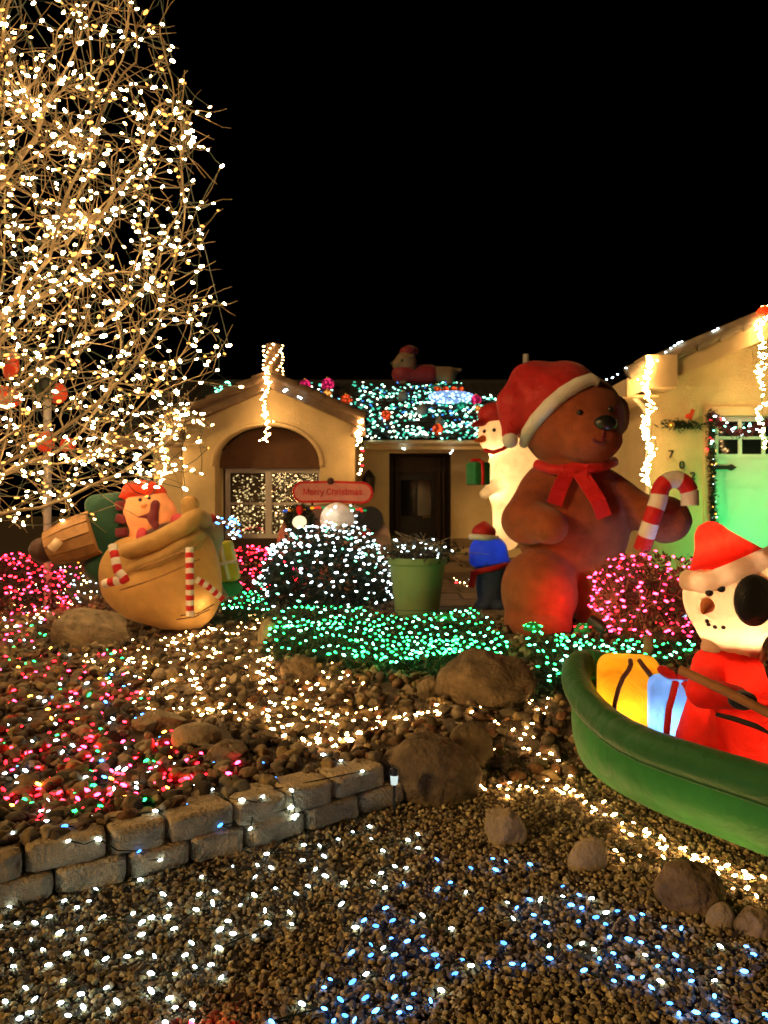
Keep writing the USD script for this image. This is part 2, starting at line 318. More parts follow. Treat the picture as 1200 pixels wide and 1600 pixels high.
def inner(T, c, r, mat='inner_lamp'): part(T, 'lamp', trimesh.Trimesh(ICO1.vertices * r + c, ICO1.faces, process=False), mat)
def in_poly(poly, n, g, mind=0.0):
    P = Polygon(poly); x0, y0, x1, y1 = P.bounds; out = []
    tries = 0
    while len(out) < n and tries < n * 60:
        tries += 1; q = (g.uniform(x0, x1), g.uniform(y0, y1))
        if P.contains(Point(q)) and (not mind or all((q[0] - o[0]) ** 2 + (q[1] - o[1]) ** 2 > mind * mind for o in out[-400:])): out.append(q)
    return out

# ================================================================== GROUND
gx = np.unique(np.r_[-200, -80, -40, -20, np.arange(-10, -4, .5), np.arange(-4, 4, .06), np.arange(4, 12.1, .5), 20, 40, 80, 200])
gy = np.unique(np.r_[-200, -60, -20, -8, np.arange(-4, 1.5, .5), np.arange(1.5, 10, .06), np.arange(10, 30, .5), 40, 80, 200])
GX, GY = np.meshgrid(gx, gy, indexing='ij'); GZ = height(GX, GY) - .012 + .02 * (meshkit.fbm(np.stack([GX * 3, GY * 3, GX * 0], -1), 3) - .5)
nx, ny = GX.shape; I = (np.arange(nx - 1)[:, None] * ny + np.arange(ny - 1)[None]).reshape(-1)
soil = trimesh.Trimesh(np.stack([GX, GY, GZ], -1).reshape(-1, 3), np.vstack([np.c_[I, I + ny, I + ny + 1], np.c_[I, I + ny + 1, I + 1]]), process=False)
G_ = thing('ground', 'sloping front yard of gravel and river cobbles', None, kind='structure')
part(G_, 'soil', soil, 'soil', True)
PATH = Polygon([(0.62, 9.0), (1.75, 8.4), (1.75, 12.5), (1.9, 19), (0.0, 19), (0.35, 12)])
g = np.random.default_rng(11)
protos = [rock((0, 0, 0), [(1, .85, .62), (1, .7, .45), (1, .95, .8)][s % 3], s + 1, 2, .7, np.eye(3)) for s in range(12)]
for m in protos:
    for _ in range(7):
        d_ = g.normal(size=3); d_ /= np.linalg.norm(d_); e_ = np.maximum(m.vertices @ d_ - g.uniform(.45, .75), 0); m.vertices = m.vertices - .9 * e_[:, None] * d_
def scatter(n, yr, test, rlo, rhi):
    out = []
    while len(out) < n:
        y = yr[0] + (yr[1] - yr[0]) * g.random() ** 1.3; x = g.uniform(-.54, .54) * y
        if test(x, y): out.append((x, y, rlo + (rhi - rlo) * g.random() ** 2.2))
    return np.array(out)
fore = scatter(30000, (1.9, 5.2), lambda x, y: y < wall_y(x) + (0.25 if x > .1 else -.02), .0045, .0165)
slope = scatter(9500, (2.9, 10.5), lambda x, y: y > wall_y(x) + .06 and not PATH.contains(Point(x, y)), .010, .060)
allp = np.vstack([fore, slope]); isf = np.arange(len(allp)) < len(fore); score = allp[:, 2] / allp[:, 1]; big = np.argsort(-score)[:290]; rest = np.setdiff1d(np.arange(len(allp)), big)
for i in big:
    x, y, r = allp[i]; s = g.integers(0, 12); R = rotm([0, 0, 1], g.uniform(0, 6.28)) @ rotm([1, 0, 0], g.normal(0, .25))
    m = trimesh.Trimesh(protos[s].vertices * r @ R.T + [x, y, float(height(x, y)) + r * .25], protos[s].faces, process=False)
    part(G_, 'cobble', m, (GRAV if isf[i] else ROCKS)[s % 6], True)
pi_path = numbered(G_.path, 'gravel'); pi = UsdGeom.PointInstancer.Define(stage, pi_path); custom(pi.GetPrim(), kind='stuff')
tg = []
for s in range(24):
    p = part(Thing(pi_path, (0, 0, 0)), 'pebble', protos[s % 12], (ROCKS + GRAV)[s % 6 + 6 * (s >= 12)], True); tg.append(p)
pi.CreatePrototypesRel().SetTargets([Sdf.Path(p) for p in tg])
P = allp[rest]; k = len(P); q = g.normal(size=(k, 4)); ang = g.uniform(0, 6.28, k); tl = g.normal(0, .35, (k, 2))
q = np.c_[np.cos(ang / 2), tl[:, 0] * .5, tl[:, 1] * .5, np.sin(ang / 2)]; q /= np.linalg.norm(q, axis=1, keepdims=True)
pi.CreateProtoIndicesAttr(Vt.IntArray.FromNumpy((g.integers(0, 12, k) + 12 * isf[rest]).astype(np.int32)))
pi.CreatePositionsAttr(Vt.Vec3fArray.FromNumpy(np.c_[P[:, :2], height(P[:, 0], P[:, 1]) + P[:, 2] * g.uniform(0, .5, k)].astype(np.float32)))
pi.CreateScalesAttr(Vt.Vec3fArray.FromNumpy(np.repeat(P[:, 2:3], 3, 1).astype(np.float32)))
pi.CreateOrientationsAttr(Vt.QuathArray([Gf.Quath(*map(float, a)) for a in q]))

lp = np.array([(x, y, float(height(x, y)) + .018) for x, y in ((g.uniform(-.5, .5) * yy, yy) for yy in g.uniform(2.0, 8.0, 900))])
part(G_, 'dry_leaves', leaves(lp, .02, g, .5), 'leaf_dry', kind='stuff')
# front walk of slabs, and the driveway pad
W_ = thing('path', 'brown slab walk leading to the front door', None, kind='structure')
for iy, y in enumerate(np.arange(8.55, 18.6, .72)):
    for ix, (xa, xb) in enumerate([(.38, 1.02), (1.04, 1.70)]):
        o = .1 * (iy % 2); m = box(xa + o * .5 + g.normal(0, .008), xb + o * .5, y, y + .69, float(height(1, y)) - .05, float(height(1, y)) + .035 + g.normal(0, .006))
        part(W_, 'slab', m, 'walk_stone')
dv = box(4.6, 12.5, -4, 11.9, .1, float(height(6, 11)) + .03); dv.vertices[dv.vertices[:, 1] < 0, 2] -= .35
structure('driveway', dv, 'concrete')

# ================================================================== HOUSE
H = thing('house', 'amber stucco single storey house with arched gable window, dark tiled roof and garage wing', 'house', (0, 19, .3))
wall = Polygon([(-5.7, .2), (4.15, .2), (4.15, 3.12), (-5.7, 3.12)], [[(.13, .36), (1.66, .36), (1.66, 2.96), (.13, 2.96)]])
part(H, 'wall', extrude_y(wall, 19, 19.25), 'stucco', label='long stucco front wall beside the entry')
part(H, 'wall', box(-5.7, -5.45, 19.25, 27, .2, 3.12), 'stucco', label='left end wall')
part(H, 'wall', box(-5.45, 4.1, 19.26, 27, 3.05, 3.11), 'fascia', label='ceiling')
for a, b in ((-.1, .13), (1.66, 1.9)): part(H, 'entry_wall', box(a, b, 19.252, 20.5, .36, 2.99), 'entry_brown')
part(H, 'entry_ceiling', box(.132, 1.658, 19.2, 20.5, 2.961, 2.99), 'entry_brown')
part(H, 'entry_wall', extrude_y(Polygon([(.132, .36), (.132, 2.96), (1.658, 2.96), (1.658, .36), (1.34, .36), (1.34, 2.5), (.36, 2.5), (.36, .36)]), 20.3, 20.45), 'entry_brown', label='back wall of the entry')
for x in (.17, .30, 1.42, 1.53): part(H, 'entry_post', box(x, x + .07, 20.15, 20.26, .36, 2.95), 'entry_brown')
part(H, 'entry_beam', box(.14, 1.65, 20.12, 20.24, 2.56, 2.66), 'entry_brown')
d = part(H, 'door', box(.37, 1.33, 20.36, 20.42, .37, 2.49), 'door_dark')
for x0, x1 in ((.45, .82), (.88, 1.25)):
    for z0, z1 in ((.55, 1.25), (1.4, 2.35)): part(H, 'panel', box(x0, x1, 20.345, 20.362, z0, z1), 'dark_glass' if z0 > 1 else 'door_dark', under=d)
part(H, 'handle', tube([(1.02, 20.30, 1.36), (1.22, 20.30, 1.38)], .02, 8), 'brass', True, under=d)
for i in range(3): part(H, 'step', box(-.05 - .1 * i, 2.6 + .12 * i, 18.95 - .3 * (i + 1), 18.995 - .3 * i, .2, .62 - .13 * (i + 1) + .0), 'walk_stone')
part(H, 'baseboard', box(1.68, 4.1, 18.94, 18.998, .62, .85), 'walk_stone')
# main roof: rolled tiles in courses
def tiled(p0, ux, uy, nu, nv, wu, wv, off=0.0):
    ux, uy = np.asarray(ux, float), np.asarray(uy, float); nn = np.cross(ux, uy); nn /= np.linalg.norm(nn)
    if nn[2] < 0: nn = -nn
    su = np.linspace(0, nu, nu * 6 + 1); sv = np.sort(np.r_[np.arange(nv), np.arange(1, nv + 1) - 1e-3]); U, Vv = np.meshgrid(su, sv, indexing='ij')
    hh = .035 * np.abs(np.sin(U * math.pi)) + .03 * (1 - Vv % 1.0)
    Pn = np.asarray(p0) + U[..., None] * wu * ux + Vv[..., None] * wv * uy + hh[..., None] * nn
    a, b = U.shape; I = (np.arange(a - 1)[:, None] * b + np.arange(b - 1)[None]).reshape(-1)
    return trimesh.Trimesh(Pn.reshape(-1, 3), np.vstack([np.c_[I, I + b, I + b + 1], np.c_[I, I + b + 1, I + 1]]), process=False)
SL = 0.4145
uy = np.array([0, 1, SL]); uy /= np.linalg.norm(uy)
roof = part(H, 'roof', trimesh.Trimesh([(-6.7, 18.5, 3.22), (5.2, 18.5, 3.22), (5.2, 24, 5.5), (-6.7, 24, 5.5), (5.2, 29.5, 3.22), (-6.7, 29.5, 3.22)], [(0, 1, 2), (0, 2, 3), (3, 2, 4), (3, 4, 5)], process=False), 'roof_tile')
part(H, 'roof_tiles', tiled((-6.7, 18.48, 3.235), (1, 0, 0), uy, 40, 17, .2975, .351), 'roof_tile', under=roof, kind='stuff')
part(H, 'ridge_cap', tube([(-6.7, 24, 5.53), (5.2, 24, 5.53)], .11, 10), 'roof_tile', True, under=roof)
part(H, 'vent_pipe', tube([(4.33, 23.4, 5.2), (4.33, 23.4, 6.3)], .1, 12), 'grey_post', True, under=roof)
part(H, 'fascia', box(-6.7, -4.75, 18.47, 18.5, 3.05, 3.22), 'fascia'); part(H, 'fascia', box(-.5, 4.0, 18.47, 18.5, 3.0, 3.22), 'stucco_trim')
part(H, 'soffit', box(-6.7, 4.1, 18.502, 18.998, 3.06, 3.10), 'stucco_trim')
part(H, 'gutter', tube([(-.4, 18.41, 3.17), (3.95, 18.41, 3.17)], .055, 10), 'gutter', True)
# gable wing with arch
xs = np.linspace(0, math.pi, 25); ac, aw = -2.58, 1.165
arch = [(ac + aw, .4)] + [(ac + aw * math.cos(t), 2.56 + .86 * math.sin(t)) for t in xs] + [(ac - aw, .4)]
gw = Polygon([(-4.46, .2), (-.64, .2), (-.64, 3.47), (-2.48, 4.24), (-4.46, 3.38)], [arch])
part(H, 'gable_wall', extrude_y(gw, 17, 17.3), 'stucco')
for x in (-4.46, -.9): part(H, 'wall', box(x, x + .26, 17.302, 18.998, .2, 3.35), 'stucco', label='side wall of the gable wing')
arc = np.array([(ac + (aw + .04) * math.cos(t), 16.985, 2.56 + .90 * math.sin(t)) for t in np.linspace(-.05, math.pi + .05, 30)])
part(H, 'arch_trim', tube(arc, .05, 8), 'stucco_trim', True)
part(H, 'arch_panel', extrude_y(Polygon([(ac + aw * .998 * math.cos(t), 2.56 + .858 * math.sin(t)) for t in xs] + [(ac - aw * .998, 2.5), (ac + aw * .998, 2.5)]), 17.5, 17.56), 'arch_shadow_brown', label='dark brown sheet standing for the shadow in the top of the arch recess')  # flat dark sheet paints the shadow of the arch recess
for x in (ac - aw - .1, ac + aw): part(H, 'reveal', box(x, x + .1, 17.302, 17.9, .4, 2.9), 'stucco_trim')
wn = part(H, 'window', cat([box(-3.64, -3.54, 17.62, 17.7, .9, 2.5), box(-1.50, -1.42, 17.62, 17.7, .9, 2.5), box(-3.54, -1.5, 17.62, 17.7, 2.40, 2.5), box(-3.54, -1.5, 17.62, 17.7, .9, 1.0), box(-2.72, -2.58, 17.61, 17.71, 1.0, 2.4)]), 'frame_grey')
part(H, 'glazing_bar', cat([box(-3.54, -2.72, 17.63, 17.69, 1.66, 1.72), box(-2.58, -1.5, 17.63, 17.69, 1.66, 1.72)]), 'frame_grey', under=wn)
for x0, x1 in ((-3.54, -2.72), (-2.58, -1.5)):
    for z0, z1 in ((1.0, 1.66), (1.72, 2.4)): part(H, 'pane', box(x0, x1, 17.655, 17.665, z0, z1), 'pane', under=wn)
part(H, 'room_wall', box(-3.74, -1.42, 18.3, 18.35, .4, 2.9), 'entry_brown', label='dim back of the window bay')
for sx, xe, ze in ((-1, -4.78, 3.47), (1, -.42, 3.56)):
    run = abs(xe + 2.48); rise = 4.47 - ze; ln = math.hypot(run, rise)
    u = np.array([sx * run, 0, -rise]) / ln
    r2 = part(H, 'roof', trimesh.Trimesh([(-2.48, 16.62, 4.43), (xe, 16.62, ze - .04), (xe, 20.6, ze - .04), (-2.48, 20.6, 4.43)], [(0, 1, 2), (0, 2, 3)], process=False), 'roof_tile', label='slope of the gable roof')
    part(H, 'roof_tiles', tiled((xe, 16.62, ze - .03), (0, 1, 0), -u, 12, 7, .33, ln / 7), 'roof_tile', under=r2, kind='stuff')
    part(H, 'rake_board', extrude_y(Polygon([(-2.48, 4.44), (xe, ze - .03), (xe, ze - .28), (-2.48, 4.19)]), 16.60, 16.64), 'fascia')
    part(H, 'rake_soffit', trimesh.Trimesh([(-2.48, 16.64, 4.22), (xe, 16.64, ze - .25), (xe, 17.0, ze - .25), (-2.48, 17.0, 4.22)], [(0, 2, 1), (0, 3, 2)], process=False), 'fascia')
    for k in range(7):
        a = np.array([-2.48, 16.60, 4.47]) + u * ln * k / 7; part(H, 'cap_tile', tube([a, a + u * ln / 7 * 1.06 + [0, 0, .02]], [.085, .105], 8), 'fascia', True)
part(H, 'rake_return', box(-.72, -.40, 16.6, 16.98, 3.16, 3.34), 'fascia'); part(H, 'rake_return', box(-4.8, -4.4, 16.6, 16.98, 3.06, 3.24), 'fascia')
# garage wing
gz = float(height(6, 11.9)) + .02
gp = Polygon([(4.15, .2), (12.6, .2), (12.6, 3.46), (8.4, 5.2), (4.15, 3.46)], [[(5.13, gz + .0), (10.0, gz), (10.0, 3.0), (5.13, 3.0)]])
part(H, 'garage_wall', extrude_y(gp, 12, 12.25), 'stucco')
part(H, 'garage_wall', box(4.15, 4.4, 12.252, 19.2, .2, 3.44), 'stucco', label='side wall of the garage wing')
for sx in (1, -1):
    xe = 8.4 - sx * 4.75; ze = 3.56; zr = 5.56
    r3 = part(H, 'roof', trimesh.Trimesh([(8.4, 11.55, zr - .05), (xe, 11.55, ze - .05), (xe, 21, ze - .05), (8.4, 21, zr - .05)], [(0, 1, 2), (0, 2, 3)], process=False), 'roof_tile', label='slope of the garage roof')
    u = np.array([8.4 - xe, 0, zr - ze]); ln = np.linalg.norm(u); u /= ln
    part(H, 'roof_tiles', tiled((xe, 11.55, ze - .03), (0, 1, 0), u, 28, 14, .335, ln / 14), 'roof_tile', under=r3, kind='stuff')
    part(H, 'rake_board', extrude_y(Polygon([(8.4, zr - .05), (xe, ze - .05), (xe, ze - .34), (8.4, zr - .34)]), 11.53, 11.58), 'stucco_trim')
    part(H, 'rake_soffit', trimesh.Trimesh([(8.4, 11.58, zr - .30), (xe, 11.58, ze - .30), (xe, 12.0, ze - .30), (8.4, 12.0, zr - .30)], [(0, 2, 1), (0, 3, 2)], process=False), 'stucco_trim')
    for k in range(14):
        a = np.array([xe, 11.53, ze + .02]) + u * ln * k / 14; part(H, 'cap_tile', tube([a, a + u * ln / 14 * 1.06 + [0, 0, .02]], [.105, .085], 8), 'cap_tile', True)
part(H, 'eave_board', box(3.63, 3.67, 11.6, 18.6, 3.24, 3.5), 'stucco_trim'); part(H, 'eave_soffit', box(3.68, 4.148, 11.6, 18.9, 3.24, 3.27), 'stucco_trim')
part(H, 'eave_return', box(3.9, 4.36, 11.42, 11.98, 3.36, 3.84), 'stucco_trim', label='boxed corner of the garage eave')
part(H, 'downspout', tube([(3.72, 11.62, 3.42), (3.76, 11.7, 3.30), (4.0, 11.85, 3.12), (4.12, 11.93, 2.95), (4.1, 11.95, 2.5), (4.1, 11.95, .6)], .04, 8), 'gutter', True)
gd = part(H, 'garage_door', box(5.13, 10.0, 12.10, 12.14, gz, 3.0), 'garage_white')
rows = np.linspace(gz + .02, 2.34, 5)
for a, b in zip(rows[:-1], rows[1:]): part(H, 'panel', box(5.20, 9.95, 12.085, 12.102, a + .012, b - .012), 'garage_white', under=gd)
part(H, 'panel', extrude_y(Polygon([(5.20, 2.352), (9.95, 2.352), (9.95, 2.97), (5.2, 2.97)], [[(5.26 + k * .37, z0), (5.26 + k * .37, z0 + .235), (5.57 + k * .37, z0 + .235), (5.57 + k * .37, z0)] for k in range(12) for z0 in (2.41, 2.69)]), 12.08, 12.102), 'garage_white', under=gd, label='top panel with two rows of small windows')
for k in range(12):
    for z0 in (2.41, 2.69): part(H, 'pane', box(5.262 + k * .37, 5.568 + k * .37, 12.088, 12.0985, z0 + .002, z0 + .233), 'dark_glass', under=gd)
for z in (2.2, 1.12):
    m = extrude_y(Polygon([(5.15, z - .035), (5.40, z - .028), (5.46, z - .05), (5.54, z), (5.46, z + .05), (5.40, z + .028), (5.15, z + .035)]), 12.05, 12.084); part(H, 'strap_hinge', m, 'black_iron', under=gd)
part(H, 'garage_trim', box(4.99, 5.128, 11.955, 11.998, gz, 3.14), 'stucco_trim'); part(H, 'garage_trim', box(5.13, 10.1, 11.955, 11.998, 3.002, 3.14), 'stucco_trim')

# house number, swag, sconce, on the walls
for ch, px, py in (('7', 1047, 715), ('0', 1064, 732), ('2', 1081, 749)):
    m = meshkit.text_mesh(ch, .11, .015, True); v = m.vertices; p = at(px, py, 11.985); m.vertices = np.c_[v[:, 0] + p[0] - .04, 11.985 - v[:, 2], v[:, 1] + p[2]]
    t = thing('house_number', {'7': 'black house number 7, highest of the stepped digits on the garage wall', '0': 'black house number 0 in the middle of the stepped digits', '2': 'black house number 2, lowest of the stepped digits by the candy cane hook'}[ch], 'number', (p[0], 11.985, p[2]))
    part(t, 'digit', m, 'digit_black'); part(t, 'ledge', box(p[0] - .05, p[0] + .07, 11.955, 11.996, p[2] - .035, p[2] - .02), 'stucco_trim')
g = np.random.default_rng(5)
p = at(1064, 664, 11.9); S = thing('door_swag', 'evergreen swag with orange bow and gold ball on garage wall above house number', 'swag', p)
part(S, 'greenery', leaves(p + g.normal(size=(350, 3)) * [.16, .03, .035], .05, g, .2), 'leaf_mid')
part(S, 'bow', cat([trimesh.Trimesh(rock((0, 0, 0), (.07, .03, .045), 3, 1, .1).vertices + at(1076, 650, 11.85), ICO1.faces), tube([at(1083, 640, 11.85), at(1078, 655, 11.85)], .03, 6)]), 'lit_orange_red', True)
part(S, 'ball', rock(at(1049, 664, 11.82), (.05, .05, .05), 1, 2, 0), 'brass', True)
p = at(576, 755, 18.85); S = thing('wall_lantern', 'unlit dark lantern fixed on stucco wall left of the entry', 'lantern', p)
part(S, 'body', lathe([(0, -.33), (.05, -.32), (.07, -.26), (.13, -.22), (.16, .14), (.10, .24), (.03, .32), (0, .34)], p, 10), 'black_iron', 30); part(S, 'bracket', box(p[0] - .04, p[0] + .04, 18.9, 18.997, p[2] - .12, p[2] + .1), 'black_iron')

# ================================================================== RETAINING WALL
WALLV = []
RW = thing('garden_wall', 'low curved dry stacked wall of tan split face blocks edging the upper bed', 'garden wall', (-.7, 3.4, 0))
def wline(s):
    x = -2.3 + s * .81; return np.array([x, float(wall_y(x)) + .05 * math.sin(s * 2.2), 0])
g = np.random.default_rng(3)
for course in range(3):
    s = .13 * (course % 2) + .02 * course; z0 = -.105 + .105 * course
    while s < 2.62 + .08 * (2 - course):
        w = g.uniform(.24, .33) if course < 2 else g.uniform(.20, .36); c = wline(s + w / 2); t = wline(s + w) - wline(s); ang = math.atan2(t[1], t[0]) + g.normal(0, .03)
        hw = np.linalg.norm(t) / 2 - .006; back = .02 * (course)
        m = trimesh.creation.icosphere(3); v = m.vertices; v = np.sign(v) * np.abs(v) ** .26; v /= np.abs(v).max(0)
        n = (meshkit.fbm(v * 2.0 + s * 5 + course, 3) - .5)
        v = v * [hw, .11, .0525 + (.004 if course == 2 else 0)]; v[:, 1] += n * .05 * (v[:, 1] < 0); v[:, 2] += n * .022; v[:, 0] += n * .02; v = v @ rotm([1, 0, 0], g.normal(0, .03)).T @ rotm([0, 1, 0], g.normal(0, .02)).T
        m.vertices = v @ rotm([0, 0, 1], ang).T + [c[0] - math.sin(ang) * -back * -1, c[1] + .03 + back, z0 + .0525 + (g.normal(0, .006) if course == 2 else 0)]
        WALLV.append(m.vertices); part(RW, 'block', m, 'wall_block' if g.random() < .6 else 'wall_block_b', 40); s += w

# ================================================================== BOULDERS
RG_ = 'rocks of the front yard'
def boulder(px0, px1, py0, py1, label, mat='boulder', seed=1, zb=None, dep=.8, tilt=0.0, name='boulder', sub=4, amt=.35):
    c = ground((px0 + px1) / 2, py1); d = c[1]; w = (px1 - px0) / F * d / 2; hh = (py1 - py0) / F * d
    p = np.array([c[0], d + w * dep, c[2]]); k = p[1] / d
    t = thing(name, label, 'rock', p, RG_)
    R = rotm([0, 1, 0], tilt)
    part(t, 'stone', rock(p + [(c[0] * (k - 1)), 0, hh * .20], (w * k, w * dep, hh * .68), seed, sub, amt, R), mat, True)
boulder(88, 205, 946, 1012, 'pale tan boulder under the left end of the wooden ship', 'boulder', 3, tilt=.25)
boulder(682, 832, 1014, 1112, 'large round brown boulder below the green lit ground cover', 'boulder_dark', 5)
boulder(592, 745, 1148, 1262, 'broad dark boulder at the right end of the block wall', 'boulder_dark', 8)
boulder(692, 772, 1128, 1206, 'dark stone tucked behind the boulder at the wall end', 'boulder_dark', 12)
boulder(754, 822, 1262, 1324, 'smooth tan rounded stone beside the warm light string', 'boulder_pale', 4, name='river_stone')
boulder(890, 946, 1308, 1364, 'small egg shaped tan stone leaning below the canoe', 'boulder_pale', 6, tilt=.6, name='river_stone', amt=.15)
boulder(1022, 1132, 1358, 1436, 'dark rounded stone in shadow at the right below canoe', 'boulder_dark', 7, name='river_stone')
boulder(1104, 1146, 1414, 1456, 'small pale stone touching the dark stone at lower right', 'boulder_pale', 9, name='river_stone', tilt=.4, amt=.15)
boulder(1150, 1206, 1424, 1470, 'brown stone at the right edge of the gravel', 'boulder', 10, name='river_stone')
boulder(206, 292, 1116, 1146, 'flat olive stone, farther of the two flat stones above the wall', 'boulder_pale', 13, name='river_stone')
boulder(268, 348, 1134, 1172, 'flat tan oval stone, nearer of the two flat stones above the wall', 'boulder_pale', 2, name='river_stone', amt=.15)
boulder(326, 392, 1160, 1194, 'rounded brown stone just above the block wall', 'boulder', 14, name='river_stone')
boulder(402, 436, 962, 1012, 'upright tan stone at left end of the green lit ground cover', 'boulder_pale', 15, name='river_stone')
boulder(436, 500, 1022, 1066, 'dark cobble right of the bright warm light clump', 'boulder_dark', 16, name='river_stone')
boulder(652, 690, 1058, 1092, 'small brown stone left of the large round boulder', 'boulder', 17, name='river_stone')

# ================================================================== TREE
g = np.random.default_rng(21)
TB = np.array([-3.95, 6.2, float(height(-3.9, 6.2)) - .05])
cc, cr = np.array([-3.75, 6.2, 3.85]), np.array([2.55, 2.1, 2.9])
A = g.normal(size=(2600, 3)); A /= np.linalg.norm(A, axis=1, keepdims=True); A = A * (g.random((2600, 1)) ** .38); A[:, :2] /= np.maximum(.55, np.sqrt(1 - .75 * np.minimum(A[:, 2:] ** 2, 1))); A = A * cr + cc
A = A[600 + A[:, 0] / A[:, 1] * F < 350 - 60 * smooth((A[:, 2] - 4.3) / 1.2)]
A = A[(A[:, 2] > 1.15 + .25 * np.abs(A[:, 0] - TB[0])) & (A[:, 0] > -4.6)]
nodes = [TB + [0, 0, z] for z in np.arange(0, 1.05, .12)]; nodes = [n + [.03 * math.sin(i), 0, 0] for i, n in enumerate(nodes)]
par = [-1] + list(range(len(nodes) - 1)); step = .11; alive = np.ones(len(A), bool)
for it in range(90):
    if not alive.any(): break
    N = np.array(nodes); tr = cKDTree(N); idx = np.nonzero(alive)[0]; dist, ni = tr.query(A[idx]); ok = dist < (4.0 if it < 12 else 1.3)
    dirs = {}
    for a, n_, dd in zip(idx[ok], ni[ok], dist[ok]): dirs.setdefault(n_, []).append((A[a] - N[n_]) / max(dd, 1e-6))
    added = []
    for n_, ds in dirs.items():
        v = np.mean(ds, 0); v = v / max(np.linalg.norm(v), 1e-6) + g.normal(0, .07, 3) + [0, 0, .05]; v /= np.linalg.norm(v); added.append((N[n_] + v * step, n_))
    if not added: break
    for p_, n_ in added: nodes.append(p_); par.append(n_)
    dd, _ = cKDTree(np.array([a[0] for a in added])).query(A[idx]); alive[idx[dd < .16]] = False
# side twigs
base_n = len(nodes); kids = np.zeros(base_n, int)
for p_ in par[1:]: kids[p_] += 1
for i in range(12, base_n):
    if g.random() < .85:
        v = nodes[i] - nodes[par[i]]; v = v / np.linalg.norm(v) + g.normal(0, .55, 3); v /= np.linalg.norm(v); q = i
        for s_ in range(g.integers(2, 7)):
            v = v + g.normal(0, .13, 3) + [0, 0, .03]; v /= np.linalg.norm(v); nodes.append(nodes[q] + v * .075); par.append(q); q = len(nodes) - 1
N = np.array(nodes); par = np.array(par); rad = np.zeros(len(N)); chn = [[] for _ in N]
for i in range(1, len(N)): chn[par[i]].append(i)
for i in range(len(N) - 1, -1, -1):
    rad[i] = max(.0030, sum(rad[c] ** 2.75 for c in chn[i]) ** (1 / 2.75)) if chn[i] else .0030
rad *= min(1, .13 / rad[0]) if rad[0] > .13 else 1; rad = np.maximum(rad * .85, .0022)
TR = thing('bare_tree', 'leafless tree wrapped in warm white lights at the left edge', 'tree', TB)
done = set(); chains = []
stack = [(0, None)]
while stack:
    i, p_ = stack.pop(); ch = [p_, i] if p_ is not None else [i]
    while chn[i]:
        cs = sorted(chn[i], key=lambda c: -rad[c]); stack += [(c, i) for c in cs[1:]]; i = cs[0]; ch.append(i)
    if len(ch) > 1: chains.append(ch)
chains.sort(key=lambda c: -rad[c[1]]); thin = []
for k, ch in enumerate(chains):
    rr = rad[ch].copy()
    if k > 0: rr[0] = min(rr[0], rr[1] * 1.1)
    m = tube(N[ch], rr, 8 if k < 40 else 4, False)
    if k == 0: part(TR, 'trunk', m, 'bark', True)
    elif k < 140: part(TR, 'limb', m, 'twig', True)
    else: thin.append(m)
part(TR, 'twigs', cat(thin), 'twig', True, kind='stuff')
cand = np.nonzero((rad < .02) & (N[:, 2] > 1.3) & (N[:, 0] > -.60 * N[:, 1]))[0]; g.shuffle(cand); pts = []
for i in np.r_[cand, cand]:
    pxx = 600 + N[i, 0] / N[i, 1] * F; edge = pxx > 230
    if g.random() < (1.0 if edge else .75) * (1.0 if N[i, 2] < 3.0 else .8):
        p_ = N[i] + g.normal(0, .03, 3)
        if len(pts) < 3 or min(np.linalg.norm(np.array(pts) - p_, axis=1)) > .05 and pxx < 358: pts.append(p_)
    if len(pts) >= 1900: break
string_lights('tree_lights', 'warm white light string wound through the bare tree', pts, [('bulb_tree', .46), ('bulb_tree_dim', .22), ('tree_gold', .26)], .0158, seed=4)

# ================================================================== LAMP POST behind the tree
p = ground(74, 890); p[1] = 9.2; p = np.array([at(74, 800, 9.2)[0], 9.2, float(height(-4, 9.2))]); LP = thing('lamp_post', 'grey lamp post with wreath and red bows half hidden behind the bare tree', 'lamp post', p)
part(LP, 'post', tube([p, p + [0, 0, 2.6]], .045, 10), 'grey_post', True); part(LP, 'cap', lathe([(0, 2.6), (.09, 2.6), (.12, 2.9), (.05, 3.0), (0, 3.03)], p, 12), 'black_iron', 30)
c = at(66, 600, 9.1); a = np.linspace(0, 2 * math.pi, 200); part(LP, 'wreath', leaves(np.c_[c[0] + .13 * np.cos(a), np.full(200, c[1]), c[2] + .13 * np.sin(a)] + np.random.default_rng(2).normal(0, .035, (200, 3)), .06, np.random.default_rng(3), .3), 'leaf_mid')
for px, py, w in ((18, 572, .22), (8, 620, .20), (92, 615, .16), (70, 690, .16), (105, 695, .12)):
    q_ = at(px, py, 9.1); part(LP, 'bow', rock(q_, (w, .06, w * .7), px, 2, .5), 'lit_orange_red', True)

